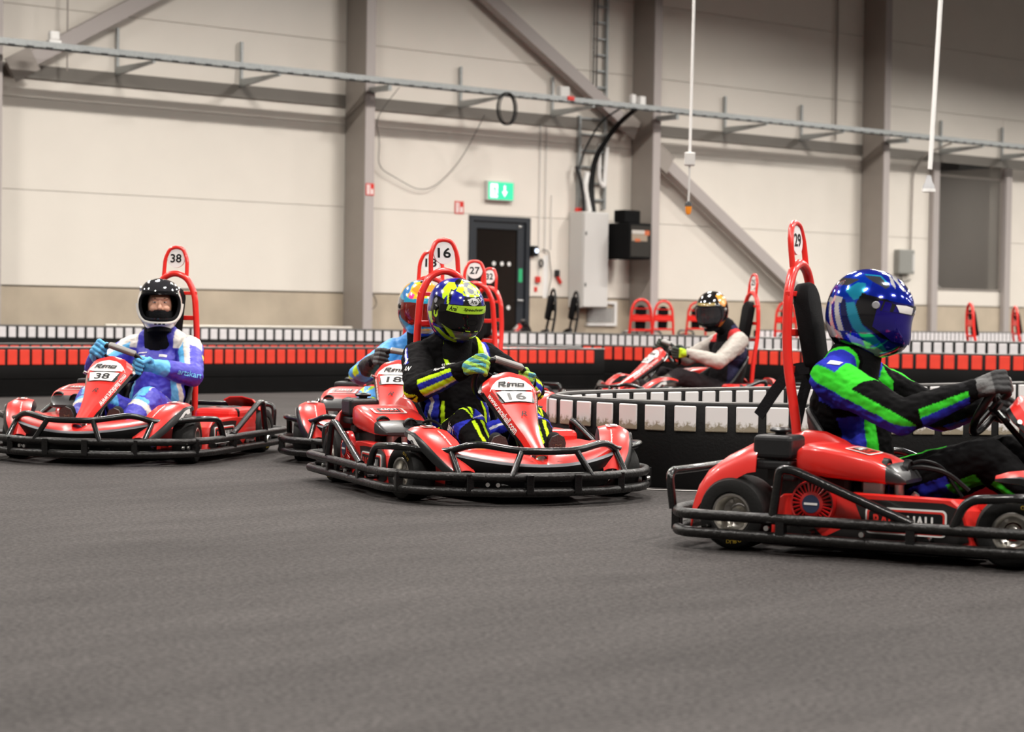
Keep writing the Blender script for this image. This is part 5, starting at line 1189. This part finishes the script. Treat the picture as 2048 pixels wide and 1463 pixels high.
s16['helmet'] = dict(label='blue and neon yellow full-face helmet with dark visor', base=lin(28, 32, 140), res=240,
    pat=[(BLKC, [(0, 60), (60, 60), (70, 90), (0, 90)]), (NEON, [(14, 78), (26, 78), (40, 60), (46, 44), (30, 40), (20, 50), (14, 62)]), ((.25, .26, .30), [(0, 76), (16, 74), (22, 58), (20, 36), (0, 36)]), (NEON, [(0, 38), (20, 38), (24, 43), (30, 46), (26, 36), (0, 34.5)]), (lin(30, 30, 32), [(0, 34), (22, 35), (26, 16), (0, 16)]),
         (NEON, [(44, 52), (62, 66), (86, 62), (84, 38), (72, 20), (64, 34)]), (BLKC, [(52, 44), (60, 46), (64, 16), (54, 16)]), (NEON, [(63, 40), (67, 40), (60, 14), (55, 14)]), (lin(20, 24, 120), [(86, 62), (100, 60), (104, 10), (88, 10)]), (BLKC, [(66, 22), (98, 26), (100, -20), (70, -25)]), (NEON, els(84, -2, 6, 8)), (BLKC, els(84, -2, 2.6, 4.4)), ((.3, .3, .32), els(90, 16, 4, 5)),
         ((.17, .17, .18), [(0, -22), (50, -16), (66, -34), (30, -58), (0, -56)]), (NEON, [(52, -16), (72, -12), (58, -40), (34, -44)]), (NEON, [(96, -4), (112, -6), (104, -26), (94, -22)]), (NEON, [(78, -28), (98, -28), (70, -52), (30, -60), (22, -55), (55, -44)]), (BLKC, [(66, -20), (76, -20), (60, -40), (48, -42)]), (lin(28, 30, 150), [(0, -46), (28, -50), (24, -60), (0, -60)])],
    noise=((.52, .62, .30), 42., [(0, 75), (18, 72), (24, 50), (18, 38), (0, 38)]), visor=dict(mat=VISD, rng=(-74, 74, -25, 17), piv=4, s=1.035, pva=84), pivot=BLK,
    decals=[('visor_strip', [(-58, 4.5), (-20, 3), (0, 3.2), (20, 3), (58, 4.5), (56, 14.5), (20, 16.5), (0, 16.8), (-20, 16.5), (-56, 14.5)], mat('strip_neon', (.42, .70, .03), .3, coat=.5), 1.042), ('strip_lettering', 'Speedwear', BLKP, 1.046, (2, 9.5, 48, 6.5)), ('strip_lettering', 'Arai', BLKP, 1.046, (-44, 9.5, 17, 7.5)), ('brand_oval', els(0, 25, 13, 7.5), mat('oval_silver', (.5, .5, .5), .3), 1.012), ('brand_lettering', 'Arai', BLKP, 1.016, (0, 25, 17, 8)),
            ('visor_mark', [(-16, -23), (-5, -23.5), (-5, -22), (-16, -21.5)], mat('strip_neon', (.42, .70, .03), .3), 1.040), ('visor_mark', [(5, -23.5), (16, -23), (16, -21.5), (5, -22)], mat('strip_neon', (.42, .70, .03), .3), 1.040)])
driver(K16, 'kart driver in black suit with neon stripes and neon yellow blue helmet, driving kart 16', s16)
# driver of kart 29
CY = (.02, .35, .55)
s29 = dict(suit='black racing suit with bright green and blue panels', base=lin(10, 10, 11), yaw=math.radians(17), pitch=math.radians(13), vox=.0052, dz=.015, psi=math.radians(24), elR=(.03, -.285, .515), knR=(.33, -.19, .365), knL=(.32, .19, .36), head=(-.21, .0, .915),
    glove=[(.008, .008, .009), ((.10, .10, .10), lambda g, a, b: (b > .03) & (a < -.02))], glove_label='black glove',
    ua=[(GRN, lambda t, a, V: (t < .42 - .0016 * (a - 60)) & (a > -20) & (a < 150)), (BLUE, lambda t, a, V: (t < .12) & (a > -60) & (a < 50)), (GRN, band(72, 108)), (BLUE, band(108, 200)), (BLUE, lambda t, a, V: (a < -150))],
    fa=[(GRN, band(78, 108, -.2, .9)), (BLUE, band(108, 200, -.2, .9)), (BLUE, lambda t, a, V: (a < -140) & (t < .9))],
    th=[(BLUE, lambda t, a, V: (a > 10) & (t < .50 - np.abs(a - 75) * .003)), (BLUE, lambda t, a, V: (a > 105) & (t < .75)), (GRN, lambda t, a, V: (np.abs(a - 8) < 9) & (t < .75)), (GRN, lambda t, a, V: (a > 125) & (t > .72) & (t < .95))],
    sn=[(GRN, lambda t, a, V: np.abs(np.abs(a) - 120) < 12)],
    torso=[(BLUE, lambda t, a, V: (np.abs(a) > 55) & (np.abs(a) < 95) & (t < .62)), (GRN, lambda t, a, V: (np.abs(a) > 38) & (np.abs(a) < 60) & (t < .6)), (BLUE, lambda t, a, V: (np.abs(V[:, 1]) > .12) & (V[:, 2] > .655)), (GRN, lambda t, a, V: (np.abs(V[:, 1]) > .10) & (V[:, 2] > .55) & (V[:, 0] > -.20)), (GRN, lambda t, a, V: (np.abs(np.abs(V[:, 1]) - .112) < .008) & (V[:, 2] > .66))])
s29['print'] = [([(-.03, -.008), (.02, -.008), (.03, .010), (-.02, .010)], (-.26, -.19, .68), (0, .8, -.6), (1, 0, 0), 0, 0, WHITE)]
s29['helmet'] = dict(label='metallic blue, cyan and white full-face helmet with violet mirrored visor', base=lin(18, 40, 165), mat=CHROME, res=240,
    pat=[(lin(10, 60, 190), [(96, 60), (180, 50), (180, 0), (120, -10), (96, 10)]), ((.75, .75, .75), [(0, 86), (30, 86), (52, 60), (40, 40), (30, 40), (38, 58), (22, 66), (0, 66)]), (lin(12, 18, 60), [(0, 62), (20, 60), (24, 40), (0, 36)]), ((.06, .065, .08), [(66, 44), (84, 58), (116, 52), (96, 44), (74, 36)]), (CY, [(70, 48), (84, 62), (118, 56), (118, 53), (86, 58), (72, 46)]), ((.7, .7, .72), [(52, 72), (60, 72), (64, 48), (56, 40)]),
         ((.07, .07, .08), [(118, 42), (168, 38), (172, 24), (130, 28)]), (CY, [(104, 38), (118, 36), (130, 20), (112, 10), (100, 16)]), ((.012, .012, .016), [(44, 20), (104, 22), (108, 4), (94, -14), (66, -26), (46, -26)]), (CY, [(110, 8), (124, 4), (104, -22), (70, -44), (38, -46), (60, -34), (92, -16)]), (lin(14, 24, 90), [(124, 8), (134, 8), (116, -28), (104, -26)]),
         ((.8, .8, .8), [(130, 10), (150, 10), (150, 3), (143, 3), (128, -30), (118, -28), (134, 3), (130, 3)]), ((.8, .8, .8), [(146, 6), (166, 8), (165, 1), (158, 1), (146, -28), (136, -28), (150, 0), (146, 0)]), (lin(12, 16, 40), [(160, 14), (180, 14), (180, -12), (168, -10)]), (lin(150, 30, 50), [(168, 0), (180, 2), (180, -6), (170, -5)]),
         ((.78, .78, .78), [(124, -32), (150, -26), (180, -16), (180, -44), (120, -44)]), (lin(12, 14, 30), [(116, -40), (180, -44), (180, -60), (60, -60), (90, -48)]), ((.78, .78, .78), [(116, -30), (104, -44), (60, -54), (14, -50), (12, -40), (44, -47), (84, -36)]), (lin(10, 16, 60), [(0, -28), (34, -32), (30, -46), (0, -46)]), ((.75, .75, .75), els(16, -36, 9, 4)), ((.7, .7, .7), [(0, -50), (60, -54), (50, -60), (0, -60)])],
    visor=dict(mat=VISB, rng=(-82, 82, -26, 20), piv=10, s=1.035, pva=84), pivot=mat('pivot_grey', (.3, .3, .32), .3),
    decals=[('visor_strip', [(-78, 5), (-50, 7), (0, 8), (50, 7), (78, 5), (76, 17), (40, 20), (0, 20.5), (-40, 20), (-76, 17)], mat('strip_black', (.01, .01, .012), .2, coat=1.), 1.040), ('strip_shape', [(-50, 8), (-22, 8.5), (-22, 17), (-40, 18), (-58, 16)], WHITE, 1.044), ('strip_shape', [(50, 8), (22, 8.5), (22, 17), (40, 18), (58, 16)], WHITE, 1.044), ('strip_bar', [(-12, 11), (12, 11), (12, 15), (-12, 15)], WHITE, 1.044)])
driver(K29, 'kart driver in black suit with green and blue sleeves and blue helmet, driving kart 29', s29)
# driver of kart 38
PUR = lin(62, 58, 178); LBL = lin(90, 175, 225); CRM = lin(215, 208, 200)
s38 = dict(suit='violet blue racing suit with white and light blue stripes', base=PUR, mat=SUITS, yaw=math.radians(24), pitch=math.radians(-4), vox=.0075, psi=math.radians(24), elR=(.0, -.30, .52), elL=(-.02, .325, .485), head=(-.20, .03, .905), lean=.01, hs=.96,
    glove=[LBL, (lin(60, 120, 165), lambda g, a, b: (b > .01) & (np.sin(g * 120) > .5))], glove_label='light blue glove', cuff=mat('cuff_blue', LBL, .7),
    ua=[(CRM, lambda t, a, V: (t < .28) & (a > -20) & (a < 60)), (CRM, band(-40, -12, 0, .95)), (LBL, band(-70, -40, .1, .95)), (lin(230, 220, 90), lambda t, a, V: (t > .35) & (t < .52) & (a > 60) & (a < 110))],
    fa=[(LBL, lambda t, a, V: (t > .72))],
    th=[(CRM, lambda t, a, V: (np.abs(a - (35 - 20 * t)) < 12)), (LBL, lambda t, a, V: (t > .7) & (a > -90) & (a < 20))],
    sn=[(LBL, lambda t, a, V: (t < .35) & (np.abs(a) < 50)), (CRM, lambda t, a, V: (t > .30) & (t < .42))],
    torso=[(LBL, lambda t, a, V: (np.abs(a) > 58) & (np.abs(a) < 75) & (t < .6)), (CRM, lambda t, a, V: (np.abs(a) > 75) & (np.abs(a) < 90) & (t < .6)), (CRM, lambda t, a, V: (np.abs(V[:, 1]) > .12) & (V[:, 2] > .645) & (V[:, 0] > -.33))])
s38['print'] = [('artskart', (.06, .335, .50), (-.35, -.93, 0), (-.75, .3, -.15), .16, .035, mat('print_lightblue', lin(110, 190, 235), .6)), ([(-.035, -.004), (.035, -.004), (.035, .004), (-.035, .004)], (-.15, -.07, .62), (-.9, .2, -.3), (0, 1, 0), 0, 0, WHITE), ([(-.03, -.004), (.03, -.004), (.03, .004), (-.03, .004)], (-.15, -.07, .595), (-.9, .2, -.3), (0, 1, 0), 0, 0, WHITE), ([(-.03, -.008), (.02, -.008), (.02, .008), (-.03, .008)], (-.15, .08, .60), (-.9, -.1, -.3), (0, 1, 0), 0, 0, WHITE)]
s38['helmet'] = dict(label='black and cream helmet with raised clear visor and white chin bar', base=lin(30, 29, 30), open=True, bar=mat('chin_cream', (.68, .64, .58), .35), mask=True, res=150,
    pat=[(CRM, [(60, 20), (78, 56), (110, 60), (130, 20), (118, -30), (80, -58), (62, -35)]), ((.10, .09, .08), [(70, 30), (84, 46), (92, 20), (78, 8)]), ((.30, .25, .15), [(66, 40), (76, 54), (82, 44)]), (CRM, [(0, -34), (60, -34), (70, -60), (0, -60)]), ((.08, .08, .08), [(84, -14), (110, -10), (108, -28), (88, -30)])],
    visor=dict(mat=VISC, rng=(-64, 64, 24, 58), piv=34, s=1.055, pva=80))
driver(K38, 'kart driver in violet blue suit with open visor showing the face, driving kart 38', s38)
# driver of kart 18
s18 = dict(suit='light blue racing suit with neon yellow stripes', base=lin(70, 150, 220), mat=SUITS, yaw=math.radians(28), pitch=math.radians(10), vox=.008, psi=math.radians(10), elR=(.0, -.335, .50), knR=(.30, -.20, .36),
    glove=[(.015, .015, .016), ((.08, .08, .08), lambda g, a, b: (b > .03))], glove_label='black glove',
    ua=[(NEON, band(70, 100)), (lin(40, 45, 120), band(-180, -100))], fa=[(lin(30, 30, 33), lambda t, a, V: t > .45), (NEON, lambda t, a, V: (t < .4) & (a > 60) & (a < 120))],
    th=[(NEON, lambda t, a, V: (np.abs(a - 35) < 12)), (NEON, lambda t, a, V: np.abs(a + 20) < 9), (lin(85, 80, 150), lambda t, a, V: a > 60)], sn=[(NEON, lambda t, a, V: np.abs(a - 20) < 12), (NEON, lambda t, a, V: np.abs(a + 30) < 10), (lin(85, 80, 150), lambda t, a, V: a > 55)],
    torso=[(lin(180, 30, 35), lambda t, a, V: (np.abs(a) > 50) & (t < .5))])
YO = lin(250, 190, 30)
s18['helmet'] = dict(label='yellow, orange and turquoise full-face helmet', base=lin(40, 150, 185), res=150,
    pat=[(YO, [(0, 84), (50, 84), (86, 60), (80, 30), (50, 24), (0, 30)]), (lin(245, 130, 40), [(0, 70), (40, 70), (60, 46), (30, 36), (0, 38)]), (BLKC, [(10, 86), (50, 86), (40, 72), (12, 72)]), (lin(60, 120, 180), [(60, 40), (72, 66), (96, 70), (92, 30), (72, 18)]), (YO, [(94, 60), (130, 56), (130, 20), (100, 16)]), (lin(40, 40, 70), [(70, 18), (110, 20), (108, -10), (76, -14)]), (lin(225, 60, 150), [(40, 34), (58, 40), (60, 26), (44, 24)]), (lin(240, 150, 40), [(0, -30), (40, -34), (40, -50), (0, -50)]), (lin(220, 60, 90), [(80, -34), (110, -30), (100, -50), (60, -56)]), (lin(30, 60, 160), [(0, -46), (60, -50), (60, -60), (0, -60)])],
    visor=dict(mat=mat('visor_red', (.20, .012, .008), .06, coat=1., metal=.3), rng=(-78, 78, -25, 17), piv=4, s=1.035, pva=84), pivot=BLK)
driver(K18, 'kart driver in light blue suit with yellow orange helmet, driving kart 18', s18)
# driver beyond the hairpin barrier
GRY = lin(178, 171, 164)
s25 = dict(suit='black and grey racing suit with pale sleeves', base=lin(28, 27, 29), yaw=math.radians(42), pitch=math.radians(14), vox=.009, hvox=.0045, psi=math.radians(14), elL=(-.02, .32, .485), head=(-.09, .03, .945), dz=.03,
    glove=[(.02, .03, .02), (NEON, lambda g, a, b: (b > .025) & (a < -.02))], glove_label='dark glove with a neon patch',
    ua=[(GRY, ALL)], fa=[(GRY, ALL)], th=[(lin(40, 36, 38), ALL)], sn=[(lin(90, 85, 80), ALL)], torso=[(lin(45, 45, 70), lambda t, a, V: (np.abs(a) > 75)), (lin(200, 60, 60), lambda t, a, V: (np.abs(V[:, 1]) > .12) & (V[:, 2] > .66))])
s25['helmet'] = dict(label='black helmet with orange gold side patches and clear visor', base=lin(16, 15, 16), open=True, mask=True, res=110, pat=[(lin(225, 150, 60), [(58, 58), (90, 66), (120, 30), (80, 12), (62, 26)]), (lin(150, 130, 70), [(0, 34), (40, 34), (40, 24), (0, 24)]), (lin(190, 110, 40), [(60, -30), (90, -26), (80, -50), (58, -46)])],
    visor=dict(mat=VISC, rng=(-72, 72, -24, 20), piv=4, s=1.03, pva=82))
driver(K25, 'kart driver with pale sleeves and black gold helmet beyond the curved barrier', s25)
